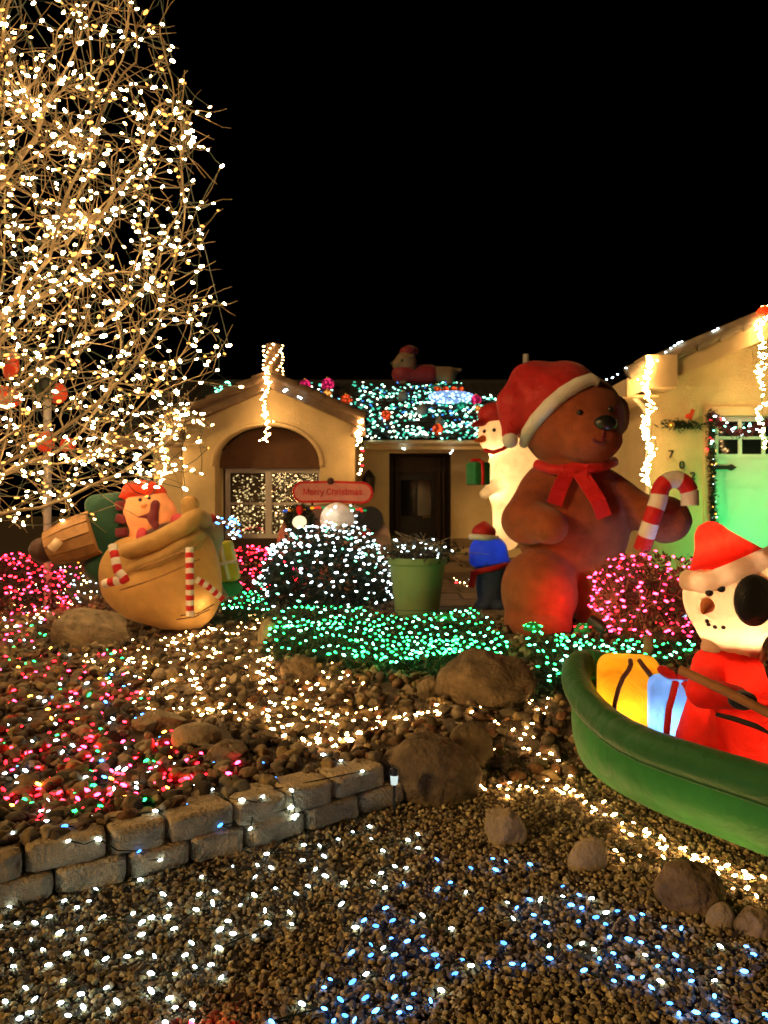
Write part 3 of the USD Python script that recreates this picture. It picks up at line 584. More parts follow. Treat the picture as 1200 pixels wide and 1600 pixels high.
# ================================================================== SHRUBS
g = np.random.default_rng(31)
def shrub(name, label, c, r, n, size, mat='leaf_dark', aspect=.45, cat_='shrub'):
    t = thing(name, label, cat_, (c[0], c[1], float(height(c[0], c[1]))))
    st = [tube([(c[0], c[1], float(height(c[0], c[1])) - .02), c + g.normal(0, .25, 3) * r], [.02, .006], 5) for _ in range(7)]
    part(t, 'stem', cat(st), 'bark', True); part(t, 'leaves', foliage(c, r, n, size, g, .45, zmin=float(height(c[0], c[1])) - .01, aspect=aspect), mat); return t
def shell(c, r, n, up=-.2, front=True, mind=.06):
    out = []
    k = 0
    while len(out) < n and k < n * 40:
        k += 1; d = g.normal(size=3); d /= np.linalg.norm(d)
        if d[2] < up or (front and d[1] > .25): continue
        p_ = c + d * r * g.uniform(.95, 1.06) * (1 + .5 * (meshkit.fbm(d * 1.6 + c, 2) - .5))
        if p_[2] < float(height(p_[0], p_[1])) + .02: continue
        if not out or np.min(np.linalg.norm(np.array(out) - p_, axis=1)) > mind: out.append(p_)
    return out
dc = at(507, 905, 10.0); dr = np.array([.90, .80, .72]); dc[2] = float(height(dc[0], 10)) + .24
shrub('dome_shrub', 'clipped dome shrub covered by a net of white lights', dc, dr, 9000, .035)
string_lights('net_lights', 'cool white light net over the clipped dome shrub', shell(dc, dr, 200, -.35, mind=.08) + shell(dc, dr, 70, .55, mind=.05), [('bulb_cool', .6), ('bulb_dim_cool', .4), ('bulb_dim_mint', .15)], .0175, seed=9)
rc = at(395, 868, 11.2); rr_ = np.array([.62, .5, .42]); rc[2] = float(height(rc[0], 11.2)) + .22
shrub('round_shrub', 'small shrub with red lights in front of the arched window', rc, rr_, 3000, .035)
string_lights('red_lights', 'red light string on the shrub in front of the arched window', shell(rc, rr_, 170, -.3, mind=.05), [('bulb_pink', .35), ('bulb_red', .5), ('bulb_dim_red', .3)], .016, seed=10)
rc = at(18, 880, 9.2); rr_ = np.array([.62, .55, .46]); rc[2] = float(height(rc[0], 9.2)) + .24
shrub('round_shrub', 'shrub with red lights at left edge beneath the bare tree', rc, rr_, 3000, .035)
string_lights('red_lights', 'red light string on the shrub at left edge beneath the tree', shell(rc, rr_, 230, -.6, mind=.04), [('bulb_pink', .3), ('bulb_red', .5), ('bulb_dim_red', .3)], .015, seed=12)
# bare small bush with pink-red lights, before the bear
bc = at(1012, 935, 6.4); br = np.array([.48, .42, .36]); zb = float(height(bc[0], bc[1])); bc[2] = zb + .52
BB = thing('bare_bush', 'small bare branched bush with pink red lights before the teddy bear', 'bush', (bc[0], bc[1], zb))
tips = shell(bc, br, 235, -.8, False, .035)
part(BB, 'trunk', tube([(bc[0], bc[1], zb - .02), (bc[0] + .01, bc[1], zb + .18), (bc[0] - .01, bc[1], zb + .36)], [.05, .042, .03], 8), 'bark', True)
prim = []
for k in range(12):
    t_ = tips[k * len(tips) // 12]; b0_ = np.array([bc[0], bc[1], zb + .22 + .012 * k]); e_ = b0_ * .18 + t_ * .82 + [0, 0, .03]; m1 = b0_ * .65 + e_ * .35 + g.normal(0, .035, 3) + [0, 0, .05]; m2 = b0_ * .3 + e_ * .7 + g.normal(0, .035, 3) + [0, 0, .05]
    prim.append(np.array([b0_, m1, m2, e_])); part(BB, 'branch', tube(prim[-1], [.012, .009, .006, .004], 5, False), 'twig', True)
nod = np.vstack([p_[1:] for p_ in prim]); tw = []
for p_ in tips:
    n0 = nod[np.argmin(((nod - p_) ** 2).sum(1) + g.uniform(0, .02, len(nod)))]; m_ = (p_ + n0) / 2 + g.normal(0, .035, 3) + [0, 0, .02]; tw.append(tube([n0, m_, p_, p_ + (p_ - m_) * .4], [.004, .0035, .0025, .0015], 4, False))
for m_ in tw: part(BB, 'twig', m_, 'twig', True)
part(BB, 'leaves', foliage(bc, br * 1.02, 2600, .022, g, .7, zmin=zb + .2), 'leaf_dry', kind='stuff')
string_lights('pink_lights', 'pink red light string on the small bare bush', tips, [('bulb_pink', .7), ('bulb_dim_pink', .2), ('bulb_dim_red', .2)], .0135, seed=13)
# green lit ground cover
def cover(poly, n, label, llabel, nb, seed, hmax=.22):
    pp = in_poly(poly, n, g); P_ = []
    for x, y in pp:
        q_ = ground(x, y); hh = hmax * (.35 + .65 * meshkit.noise(np.array([q_[0] * 2.2, q_[1] * 1.6, seed]))); P_.append(q_ + [0, 0, hh * g.random()])
    P_ = np.array(P_); c = P_.mean(0)
    t = thing('ground_cover', label, 'ground cover', (c[0], c[1], float(height(c[0], c[1]))), kind='stuff')
    part(t, 'foliage', leaves(P_, .05, g, .16), 'leaf_mid', kind='stuff')
    b = [ground(x, y) for x, y in in_poly(poly, nb, g, 7)]
    b = [q_ + [0, 0, hmax * .8 * (.35 + .65 * meshkit.noise(np.array([q_[0] * 2.2, q_[1] * 1.6, seed]))) + .02] for q_ in b]
    string_lights('green_lights', llabel, b, [('bulb_green', .6), ('bulb_mint', .25), ('bulb_dim_green', .35)], .0135, seed=seed)
cover([(425, 985), (470, 962), (560, 968), (640, 985), (740, 978), (800, 1020), (780, 1050), (690, 1062), (620, 1058), (540, 1045), (470, 1030), (410, 1035)], 5000, 'low juniper ground cover below the green pot and dome shrub', 'green light string over the low juniper below the pot', 300, 17)
cover([(345, 945), (400, 935), (420, 975), (350, 975)], 700, 'small patch of ground cover beside the wooden ship', 'green light string on the patch beside the wooden ship', 34, 18)
cover([(820, 1010), (900, 1005), (1000, 1010), (1090, 1015), (1080, 1045), (980, 1042), (905, 1062), (860, 1090), (835, 1062)], 2200, 'low juniper ground cover between the bear and the canoe', 'green light string over ground between the bear and canoe', 92, 19, .14)

# ================================================================== POT
pp = ground(654, 968); pp[1] += .33; pp[2] = float(height(pp[0], pp[1])); k = pp[1]
PT = thing('plant_pot', 'large tapered green pot with lit dry plant beside the dome shrub', 'pot', pp)
hp = .66
part(PT, 'pot', lathe([(0, 0), (.235, 0), (.25, .03), (.315, hp - .08), (.34, hp - .07), (.345, hp), (.31, hp), (.30, hp - .05), (0, hp - .05)], pp, 36), 'pot_green', 35)
st = [tube([pp + [0, 0, hp - .05], pp + [g.normal(0, .16), g.normal(0, .12), hp + g.uniform(.03, .14)], pp + [g.normal(0, .3), g.normal(0, .2), hp + g.uniform(.0, .3)]], [.006, .004, .003], 4) for _ in range(60)]
part(PT, 'plant', cat(st), 'twig', True); part(PT, 'plant_leaves', leaves(pp + [0, 0, hp + .06] + g.normal(size=(900, 3)) * [.2, .15, .06], .035, g), 'leaf_dry')
string_lights('pot_lights', 'cool white light string on plant in the green pot', pp + [0, 0, hp + .08] + g.normal(size=(52, 3)) * [.23, .13, .06], [('bulb_cool', .8), ('bulb_dim_cool', .3)], .0155, seed=22)

# ================================================================== TEDDY BEAR (d = 8)
D = 8.2
def W(px, py, dy=0.0): return at(px, py, D + dy)
def U(px): return px / F * D
bz = float(height(1.9, 8.2))
BE = thing('teddy_bear', 'giant brown inflatable teddy bear in a red hat and scarf', 'inflatable', (W(885, 0)[0], D, bz))
hc, hr = W(893, 657), np.array([U(81), U(74), U(75)])
body = [ell(W(895, 822), (U(88), U(72), U(92))), ell(W(892, 762), (U(72), U(58), U(50))), ell(hc, hr), ell(W(922, 684, -.34), (U(46), U(42), U(40))),
        cap(W(846, 762, -.10), W(822, 812, -.28), U(32), U(35)), cap(W(822, 812, -.28), W(860, 822, -.62), U(34), U(26)),
        cap(W(952, 768, -.05), W(1000, 800, -.15), U(31), U(27)), cap(W(1000, 800, -.15), W(1034, 808, -.35), U(26), U(28)), ell(W(1042, 812, -.42), U(35)),
        ell(W(842, 925, -.30), (U(57), U(60), U(66))), ell(W(840, 975, -.40), (U(50), U(60), U(26))), ell(W(950, 930, -.12), (U(56), U(56), U(64))), ell(W(955, 975, -.25), (U(50), U(56), U(26))),
        ell(W(966, 648, .02), (U(18), U(13), U(30)))]
part(BE, 'body', blob(body, .065, .035, wob=.03), 'bear_brown', True)
def on(px, py, c, r, k=1.0):
    for _ in range(3):
        q_ = W(px, py, 0) if _ == 0 else at(px, py, q_[1]); x = (q_[0] - c[0]) / r[0]; z = (q_[2] - c[2]) / r[2]
        q_ = np.array([q_[0], c[1] - k * r[1] * math.sqrt(max(0.0, 1 - x * x - z * z)), q_[2]])
    return q_
mc, mr = W(922, 684, -.34), np.array([U(46), U(42), U(40)])
part(BE, 'nose', blob([ell(on(944, 662, mc, mr), (U(17), U(12), U(12)))], .02, .012), 'black_plastic', True)
part(BE, 'mouth', tube([on(x, y, mc, mr, 1.06) for x, y in ((926, 687), (933, 692), (940, 691), (945, 686))], .016, 6), 'maroon', True)
part(BE, 'muzzle_seam', tube([on(x, y, mc, mr, 1.05) for x, y in ((943, 672), (942, 680), (939, 691))], .010, 6), 'maroon', True)
for x, y in ((906, 645), (953, 640)): part(BE, 'eye', blob([ell(on(x, y, hc, hr, 1.0), U(5))], .01, .012), 'black_plastic', True)
hat = [ell(W(858, 628, .03), (U(76), U(70), U(56)), rotm([0, 1, 0], -.55)), cap(W(830, 605, 0), W(803, 632, -.1), U(40), U(26)), cap(W(803, 632, -.1), W(795, 678, -.15), U(22), U(12))]
part(BE, 'hat', blob(hat, .10, .035, wob=.04), 'hat_red', True)
bl = [(818, 694), (822, 676), (838, 655), (858, 634), (880, 615), (903, 601), (922, 594), (934, 600)]
part(BE, 'hat_brim', tube([on(x, y, hc, hr * 1.02, 1.04) for x, y in bl], [.05, .07, .075, .075, .075, .075, .07, .05], 12), 'plush_white', True)
part(BE, 'pompom', rock(W(797, 688, -.18), (U(12),) * 3, 4, 2, .12), 'plush_white', True)
nk = [(838, 726), (860, 733), (885, 735), (915, 733), (940, 729), (957, 722)]
part(BE, 'scarf', tube([on(x, y, W(892, 745), (U(76), U(66), U(46)), 1.0) for x, y in nk], .055, 10), 'ribbon_red', True)
def ribbon(pts, w, th, mat, T, nm='scarf_tail', face=(0, -1, 0)):
    pts = np.asarray(pts); t = np.gradient(pts, axis=0); s_ = np.cross(t, face); s_ /= np.linalg.norm(s_, axis=1, keepdims=True); f_ = np.asarray(face, float)
    V = []
    for q_, ss in zip(pts, s_): V += [q_ + ss * w, q_ - ss * w, q_ - ss * w - f_ * th, q_ + ss * w - f_ * th]
    n_ = len(pts); fs = []
    for i in range(n_ - 1):
        for a in range(4): b = (a + 1) % 4; fs += [(4 * i + a, 4 * i + b, 4 * i + 4 + b), (4 * i + a, 4 * i + 4 + b, 4 * i + 4 + a)]
    fs += [(0, 2, 1), (0, 3, 2), (4 * n_ - 4, 4 * n_ - 3, 4 * n_ - 2), (4 * n_ - 4, 4 * n_ - 2, 4 * n_ - 1)]
    m = trimesh.Trimesh(V, fs); m.fix_normals(); return part(T, nm, m, mat)
for tl_ in ([(886, 736), (878, 752), (870, 770), (864, 788)], [(902, 736), (918, 760), (932, 782), (942, 808)]):
    ribbon([on(x, y, W(895, 800), (U(92), U(76), U(90)), 1.02) + [0, -.06, 0] for x, y in tl_], .075, .02, 'ribbon_red', BE)
ribbon([on(x, y, W(895, 800), (U(92), U(76), U(90)), 1.02) + [0, -.1, 0] for x, y in ((872, 738), (893, 734), (914, 737))], .07, .05, 'ribbon_red', BE, 'scarf_knot')
W_bear = W(885, 930)
# candy cane in the bear's paw
cp = [W(1003, 858, -.62), W(1012, 832, -.68), W(1020, 806, -.72), W(1028, 784, -.72)]
hk = [W(1054 - 24 * math.cos(t), 775 - 26 * math.sin(t), -.72) for t in np.linspace(0, math.pi * 1.05, 14)]
line = np.array(cp + [W(1030, 776, -.72)] + hk[1:] + [W(1078, 790, -.72)]); seg = np.r_[0, np.cumsum(np.linalg.norm(np.diff(line, axis=0), axis=1))]
CC = thing('candy_cane', 'big red and white inflatable candy cane held by the teddy bear', 'candy cane', line[0])
def along(line, seg, s_): return np.array([np.interp(s_, seg, line[:, i]) for i in range(3)])
def striped(T, line, r, ns, seed=0, first=0):
    seg = np.r_[0, np.cumsum(np.linalg.norm(np.diff(line, axis=0), axis=1))]; e = np.linspace(0, seg[-1], ns + 1)
    for i in range(ns): part(T, 'stripe', tube([along(line, seg, s_) for s_ in np.linspace(e[i], e[i + 1], 6)], r, 14), 'cane_red' if (i + first) % 2 == 0 else 'cane_white', 40)
striped(CC, line, U(12.5), 8)

# ================================================================== CANOE WITH RIDERS
B0 = np.array([1.20, 4.60]); ud = np.array([.54, -.8417]); nd = np.array([-.8417, -.54]); LN = 3.0
def ax_(s, off=0.0): q_ = B0 + ud * s + nd * off; return q_
def hw_(s): s = min(s, LN - s); return .50 * (1 - (1 - min(s / 1.15, 1.0)) ** 2.2) ** .62
def rim_z(s): s = min(s, LN - s); return .47 + .20 * max(0, 1 - s / .9) ** 2
CN = thing('canoe', 'inflatable green canoe with dark green rim at right of the yard', 'canoe', (*ax_(1.5), .05))
rows = []
S_ = np.r_[0.0, .01, .03, .07, .13, .2, .3, .42, .56, .7, .85, 1.0, 1.15, 1.35, 1.5]; S_ = np.r_[S_, LN - S_[::-1][1:]]
prof = [(.35, 0), (.72, .03), (.92, .13), (1.02, .30), (1.05, .48), (1.03, .64), (.97, .78), (.90, .84)]
for s in S_:
    w = hw_(s); zr = rim_z(s); zb_ = .03 + .05 * max(0, 1 - min(s, LN - s) / .5) ** 2; row = []
    for sgn in (1, -1):
        for f_, h_ in (prof if sgn == 1 else prof[::-1]): row.append((*ax_(s, sgn * (f_ * w + .035 * (1 if w > .02 else .6) * min(1, h_ * 2.5))), zb_ + h_ * (zr - zb_)))
    rows.append(row)
rows = np.array(rows); ns_, nc = rows.shape[:2]; I = []
for i in range(ns_ - 1):
    for j in range(nc):
        j2 = (j + 1) % nc
        if j == len(prof) - 1: continue
        I += [(i * nc + j, i * nc + j2, (i + 1) * nc + j2), (i * nc + j, (i + 1) * nc + j2, (i + 1) * nc + j)]
for i in (0, ns_ - 1):
    for j in range(1, nc - 1): I.append((i * nc, i * nc + j, i * nc + j + 1))
hull = trimesh.Trimesh(rows.reshape(-1, 3), I, process=False)
part(CN, 'hull', hull, 'canoe_green', True)
near_r = [np.array([*ax_(s, hw_(s) * .99 + .01), rim_z(s) - .075]) for s in S_]; far_r = [np.array([*ax_(s, -hw_(s) * .99 - .01), rim_z(s) - .075]) for s in S_[::-1]]
part(CN, 'rim', tube(near_r + far_r[1:], .082, 16), 'canoe_rim', True)
part(CN, 'rim_seam', tube([q_ + [nd[0] * .052, nd[1] * .052, -.068] for q_ in near_r[2:-2]], .007, 6), 'canoe_rim', True)
fl = []
for s in S_[2:-2]: fl += [(*ax_(s, hw_(s) * .95), rim_z(s) - .16), (*ax_(s, -hw_(s) * .95), rim_z(s) - .16)]
part(CN, 'deck', trimesh.Trimesh(fl, [q_ for i in range(len(fl) // 2 - 1) for q_ in ((2 * i, 2 * i + 2, 2 * i + 1), (2 * i + 1, 2 * i + 2, 2 * i + 3))], process=False), 'canoe_rim')
for s in (.45, 1.05, 1.7): inner(CN, (*ax_(s, .05), .14), .03, 'inner_lamp_soft')
# glowing yellow present
c = np.array([*ax_(.46, .02), .50]) + [-.10, -.02, -.01]; Rz = rotm([0, 0, 1], -.25); b0 = rbox(c, (.165, .15, .225), .075, Rz)
GF = thing('gift_box', 'glowing yellow present with brown straps in bow of the canoe', 'gift', c - [0, 0, .22])
part(GF, 'box', blob([b0], .02, .018), 'lit_yellow', True); inner(GF, c + [-.03, .0, -.08], .030, 'inner_lamp')
for sgn in (-1, 1):
    part(GF, 'strap', tube([front(b0[0], c[0] + .0 + sgn * x, c[2] + z, c[1] - .3, c[1] + .2, .006) for x, z in ((.128, -.22), (.124, -.10), (.114, 0), (.096, .08), (.072, .14), (.044, .18), (.028, .205), (.022, .222))], .013, 8), 'strap_brown', True)
# blue present with red ribbon
c = np.array([1.475, 3.92, .46]); b1 = rbox(c, (.12, .11, .20), .055, Rz)
GB = thing('gift_box', 'pale blue lit present with red ribbon next to the yellow one', 'gift', c - [0, 0, .2])
part(GB, 'box', blob([b1], .02, .016), 'lit_blue', True); inner(GB, c + [0, 0, -.03], .020, 'inner_lamp_cool')
for sgn in (-1, 1):
    part(GB, 'ribbon', tube([front(b1[0], c[0] + sgn * x, c[2] + z, c[1] - .3, c[1] + .2, .006) for x, z in ((.075, -.19), (.070, -.06), (.058, .06), (.040, .14), (.018, .192))], .017, 8), 'ribbon_red', True)
part(GB, 'bow', cat([rock(c + [-.05, -.05, .23], (.055, .03, .026), 2, 2, .2, rotm([0, 1, 0], .5)), rock(c + [.05, -.05, .22], (.055, .03, .026), 3, 2, .2, rotm([0, 1, 0], -.3))]), 'ribbon_red', True)
# snowman paddler (a plain figure)
D = 3.72
SM = thing('snowman', 'lit snowman with carrot nose red hat and black earmuff paddling the canoe', 'inflatable', (*ax_(1.02), .33))
hc, hr = W(1147, 932), np.array([U(76), U(70), U(74)])
part(SM, 'head', blob([ell(hc, hr), cap(W(1140, 985), W(1146, 1012), U(44), U(40))], .05, .022), 'lit_white', True)
inner(SM, hc + [.01, -.02, -.12], .030, 'inner_lamp')
part(SM, 'hat', blob([cap(W(1130, 884, .02), W(1110, 838, .03), U(58), U(19)), cap(W(1112, 840, .03), W(1178, 868, .10), U(18), U(17))], .08, .022), 'lit_red', True)
inner(SM, W(1122, 862, .02), .024, 'inner_lamp')
bb = [on(x, y, hc, hr * 1.0, 1.0) for x, y in ((1073, 906), (1085, 908), (1105, 906), (1130, 900), (1155, 891), (1180, 880), (1205, 868), (1216, 864))]
part(SM, 'hat_brim', tube(bb, U(16), 12), 'lit_cream', True)
for q_ in bb[1:-1:2]: inner(SM, q_, .007, 'added_brim_lamp')  # small lamps added inside the brim tube to make it glow
cb = on(1100, 944, hc, hr, .97); part(SM, 'carrot_nose', blob([cap(cb, cb + [-.085, -.15, -.015], U(11), U(3))], .01, .010), 'carrot', True)
for x, y in ((1093, 922), (1124, 919)): part(SM, 'eye', rock(on(x, y, hc, hr, 1.0), (U(6),) * 3, 2, 2, .1), 'black_plastic', True)
for x, y in ((1092, 966), (1103, 974), (1116, 979), (1130, 980)): part(SM, 'coal', rock(on(x, y, hc, hr, 1.0), (U(3.5),) * 3, 3, 1, .1), 'black_plastic', True)
ec = on(1178, 938, hc, hr, .92)
part(SM, 'earmuff', blob([ell(ec, (U(34), U(20), U(39)), rotm([0, 0, 1], .35))], .02, .014), 'black_cloth', True)
part(SM, 'coat', blob([cap(W(1143, 1020, .0), W(1140, 1150, .05), U(40), U(82)), cap(W(1108, 1040, -.02), W(1100, 1080, -.22), U(26), U(22)), cap(W(1100, 1080, -.22), W(1150, 1090, -.34), U(22), U(18))], .05, .022), 'lit_red', True)
inner(SM, W(1140, 1075, .02), .026, 'inner_lamp')
part(SM, 'collar', blob([cap(W(1118, 1012, -.02), W(1172, 1022, -.02), U(22), U(22))], .03, .018), 'lit_cream', True)
part(SM, 'mitten', blob([ell(W(1160, 1094, -.38), (U(20), U(18), U(14)))], .03, .014), 'black_cloth', True)
PD = thing('paddle', 'tan paddle across the lap of the snowman in the canoe', 'paddle', W(1130, 1080, -.40))
part(PD, 'shaft', tube([W(1062, 1046, -.30), W(1130, 1078, -.42), W(1216, 1122, -.50)], U(6.5), 10), 'paddle_tan', True)
part(PD, 'blade', blob([ell(W(1262, 1144, -.55), (U(42), U(6), U(16)), rotm([0, 1, 0], .47))], .02, .012), 'paddle_tan', True)
c = np.array([*ax_(1.25, .12), .44]) + [.075, .03, 0]; BG = thing('gift_sack', 'glowing red sack with dark zip in front of the canoe snowman', 'sack', c - [0, 0, .2])
Rz = rotm([0, 0, 1], -.75)
part(BG, 'sack', blob([rbox(c, (.30, .17, .21), .09, Rz)], .03, .02), 'lit_red', True); inner(BG, c + [.08, .0, -.08], .03, 'inner_lamp')
part(BG, 'zip', tube([c + Rz @ np.array(q_) for q_ in ((-.26, -.168, .12), (-.17, -.176, .115), (-.08, -.176, .10), (-.02, -.174, .075))], [.010, .013, .013, .006], 8), 'black_cloth', True)

# ================================================================== TALL LIT SNOWMAN holding a gift (behind the bear)
D = 9.6
SW = thing('snowman', 'tall white lit snowman in red cap holding green gift behind bear', 'inflatable', (W(800, 0)[0], D, float(height(1.6, D))))
zfoot = 800 + (EYE - float(height(1.6, D))) / D * F
part(SW, 'body', blob([ell(W(778, 678), (U(31), U(30), U(33))), ell(W(803, 745), (U(45), U(40), U(52))), cap(W(796, 780), W(792, 840), U(28), U(20)), ell(W(806, zfoot - 22, -.05), (U(30), U(30), U(22))), cap(W(822, 700), W(832, 740), U(18), U(15)), cap(W(790, 745, -.2), W(757, 772, -.34), U(12), U(8))], .10, .03), 'lit_white', True)
inner(SW, W(776, 705), .036, 'inner_lamp_hot'); inner(SW, W(780, 760, -.08), .036, 'inner_lamp_hot'); inner(SW, W(790, 815), .026, 'inner_lamp_hot')
part(SW, 'hat', blob([ell(W(776, 648), (U(30), U(31), U(20))), cap(W(757, 658, -.1), W(740, 664, -.25), U(8), U(4))], .05, .022), 'hat_red', True)
part(SW, 'carrot_nose', blob([cap(W(754, 686, -.14), W(742, 689, -.24), U(6), U(2))], .02, .015), 'carrot', True)
for x, y in ((757, 674), (772, 672)): part(SW, 'eye', rock(on(x, y, W(778, 678), np.array([U(31), U(30), U(33)])), (U(3),) * 3, 2, 1, .1), 'black_plastic', True)
part(SW, 'scarf', tube([W(757, 703, -.16), W(770, 707, -.27), (W(785, 702, -.27)), W(797, 694, -.2)], U(3.2), 8), 'ribbon_red', True)
c = W(747, 740, -.38); GG = thing('gift_box', 'small green gift with red ribbon held by the tall snowman', 'gift', c)
part(GG, 'box', blob([rbox(c, (U(14), U(14), U(17)), U(3), rotm([0, 0, 1], .4))], .01, .014), 'gift_green', True)
part(GG, 'ribbon', tube([c + q_ for q_ in np.array([(.04, -.15, -.14), (.04, -.155, 0), (.035, -.15, .13), (0, 0, .15)])], .022, 6), 'ribbon_red', True); part(GG, 'bow', rock(c + [-.03, -.03, .16], (.07, .04, .025), 2, 2, .2), 'ribbon_red', True)
# blue figure beside the walk
D = 9.1; bzz = float(height(1.25, D)); yb = 800 + (EYE - bzz) / D * F
BP = thing('gnome', 'small blue coated gnome in red hat and scarf beside the walk', 'inflatable', (W(765, 0)[0], D, bzz))
part(BP, 'coat', blob([ell(W(763, 862), (U(30), U(27), U(27))), cap(W(750, 866, -.05), W(742, 876, -.08), U(11), U(9)), ell(W(770, 880), (U(28), U(25), U(20)))], .06, .02), 'deep_blue', True); inner(BP, W(764, 864), .012, 'inner_lamp_cool')
part(BP, 'trousers', blob([cap(W(768, 895), W(768, yb - 18), U(27), U(22)), ell(W(756, yb - 10, -.06), (U(14), U(17), U(10))), ell(W(780, yb - 10, -.06), (U(14), U(17), U(10)))], .04, .02), 'navy', True)
part(BP, 'hat', blob([ell(W(756, 832), (U(19), U(18), U(15))), cap(W(756, 824), W(757, 818), U(10), U(4))], .05, .018), 'hat_red', True); part(BP, 'hat_brim', tube([W(756 + 20 * math.cos(t), 840 + 1.5 * math.cos(t), U(19) * math.sin(t)) for t in np.linspace(0, 2 * math.pi, 20)], U(5), 8), 'plush_white', True)
part(BP, 'scarf', tube([W(738, 896, -.08), W(748, 893, -.17), W(768, 889, -.21), W(788, 883, -.16), W(797, 880, -.02)], U(4.5), 8), 'ribbon_red', True); ribbon([W(741, 893, -.18), W(739, 904, -.20), W(736, 918, -.20)], U(5), .02, 'ribbon_red', BP)
string_lights('path_lights', 'short multicolour light string on ground at feet of blue gnome', [ground(x, y) + [0, 0, .03] for x, y in in_poly([(702, 905), (735, 905), (750, 925), (785, 935), (782, 950), (750, 940), (720, 920)], 34, g, 4)], [('bulb_warm', .5), ('bulb_amber', .3), ('bulb_red', .2), ('bulb_cool', .2)], .014, seed=33)

# ================================================================== WOODEN SHIP with riders (left, d = 7.8)
D = 7.8; sz = float(height(-2.3, D)); SH = thing('wooden_ship', 'tan inflatable wooden ship with tall bow post and candy cane poles', 'inflatable', (W(255, 0)[0], D, sz))
lim = sz + .01
part(SH, 'hull', blob([ell(W(252, 905), (U(92), U(66), U(72))), ell(W(285, 930), (U(58), U(52), U(58))), ell(W(208, 890), (U(46), U(55), U(52))), ell(W(300, 880), (U(38), U(42), U(60)))], .10, .03, cut=lambda P_: lim - P_[:, 2], wob=.02), 'ship_tan', True)
inner(SH, W(215, 900, -.25), .03, 'inner_lamp_soft'); inner(SH, W(310, 940, -.2), .03, 'inner_lamp_soft')
for o, w_ in ((0, 14), (30, 11)):
    part(SH, 'gunwale', tube([W(186, 868 + o, .05), W(188, 868 + o, -.15), W(206, 860 + o, -.33), W(245, 845 + o, -.40), W(285, 824 + o * .9, -.34), W(306, 806 + o, -.22), W(318, 812 + o, .1)], U(w_), 14), 'ship_tan', True)
for yy in (892, 916): part(SH, 'seam', tube([W(188, yy + 6, -.40), W(220, yy - 4, -.53), W(255, yy - 17, -.56), W(285, yy - 30, -.50), W(312, yy - 42, -.36)], .008, 6), 'planks', True)
for j in range(2): part(SH, 'seam', tube([W(282 - 6 * j, 962 + 6 * j, -.36), W(310 - 6 * j, 958 + 6 * j, -.36), W(335 - 7 * j, 944 + 8 * j, -.26)], .006, 5), 'dark_brown', True)
part(SH, 'bow_post', blob([cap(W(300, 850, -.2), W(297, 800, -.2), U(15), U(12)), ell(W(297, 788, -.2), U(14))], .03, .02), 'ship_tan', True)
def pole(pts, r, n_, label):
    t = thing('candy_cane', label, 'candy cane', pts[-1]); striped(t, np.array(pts), r, n_, first=1)
pole([W(296, 856, -.50), W(296.5, 900, -.56), W(297, 962, -.54)], U(6), 13, 'tall thin candy cane upright against the ship hull below post')
pole([W(176, 852, -.50), W(180, 872, -.55), W(184, 892, -.58), W(196, 905, -.58), (W(180, 908, -.55)), W(163, 912, -.5)], U(6.5), 9, 'bent candy cane at the left end of the ship')
pole([W(306, 905, -.46), W(322, 914, -.44), W(348, 936, -.36)], U(5), 8, 'short slanting candy cane low at the right end of ship')
# plank keg on the left end
KG = thing('plank_keg', 'tilted brown plank keg with dark mouth at left of ship', 'keg', W(115, 880))
a0, a1 = W(78, 856, -.1), W(150, 832, -.05); ax0 = (a1 - a0) / np.linalg.norm(a1 - a0); u0 = np.cross(ax0, [0, 1, 0]); u0 /= np.linalg.norm(u0); v0 = np.cross(ax0, u0)
for k in range(12):
    t0, t1 = 2 * math.pi * k / 12 + .03, 2 * math.pi * (k + 1) / 12 - .03; V = []
    for e, pp_ in enumerate((a0, (a0 + a1) / 2, a1)):
        for rr in (U((27, 35, 36)[e]), U((23, 31, 32)[e])):
            for t in (t0, t1): V.append(pp_ + rr * (math.cos(t) * u0 + math.sin(t) * v0))
    fs = []
    for e in (0, 4): fs += [(e, e + 1, e + 5), (e, e + 5, e + 4), (e + 2, e + 7, e + 3), (e + 2, e + 6, e + 7), (e, e + 4, e + 6), (e, e + 6, e + 2), (e + 1, e + 3, e + 7), (e + 1, e + 7, e + 5)]
    fs += [(0, 2, 3), (0, 3, 1), (8, 9, 11), (8, 11, 10)]; m = trimesh.Trimesh(V, fs); m.fix_normals(); part(KG, 'stave', m, 'planks')
part(KG, 'head', tube([a1 - ax0 * .02, a1 - ax0 * .05], U(31), 20), 'planks', 30); part(KG, 'mouth', blob([ell(a0 - ax0 * .07, (U(21), U(20), U(20)))], .02, .02), 'dark_brown', True)
part(KG, 'peg', tube([W(80, 858, -.34), W(92, 845, -.34)], U(7), 10), 'lit_cream', True)
GS = thing('green_sack', 'dark green sack with dark red pattern standing behind ship', 'sack', W(170, 900, .3))
part(GS, 'sack', blob([rbox(W(175, 832, .12), (U(32), U(30), U(62)), U(16), rotm([0, 1, 0], -.12)), ell(W(168, 885, .1), (U(38), U(34), U(28)))], .06, .025), 'sack_green', True)
for j in range(4): part(GS, 'pattern', blob([rbox(W(190, 790 + 21 * j, -.10), (U(9), .03, U(7)), .012, rotm([0, 1, 0], .3 * (j % 2) - .1))], .01, .014), 'maroon', True)
EL = thing('elf', 'orange lit inflatable elf in red hat laughing inside the wooden ship', 'inflatable', W(235, 860, .05))
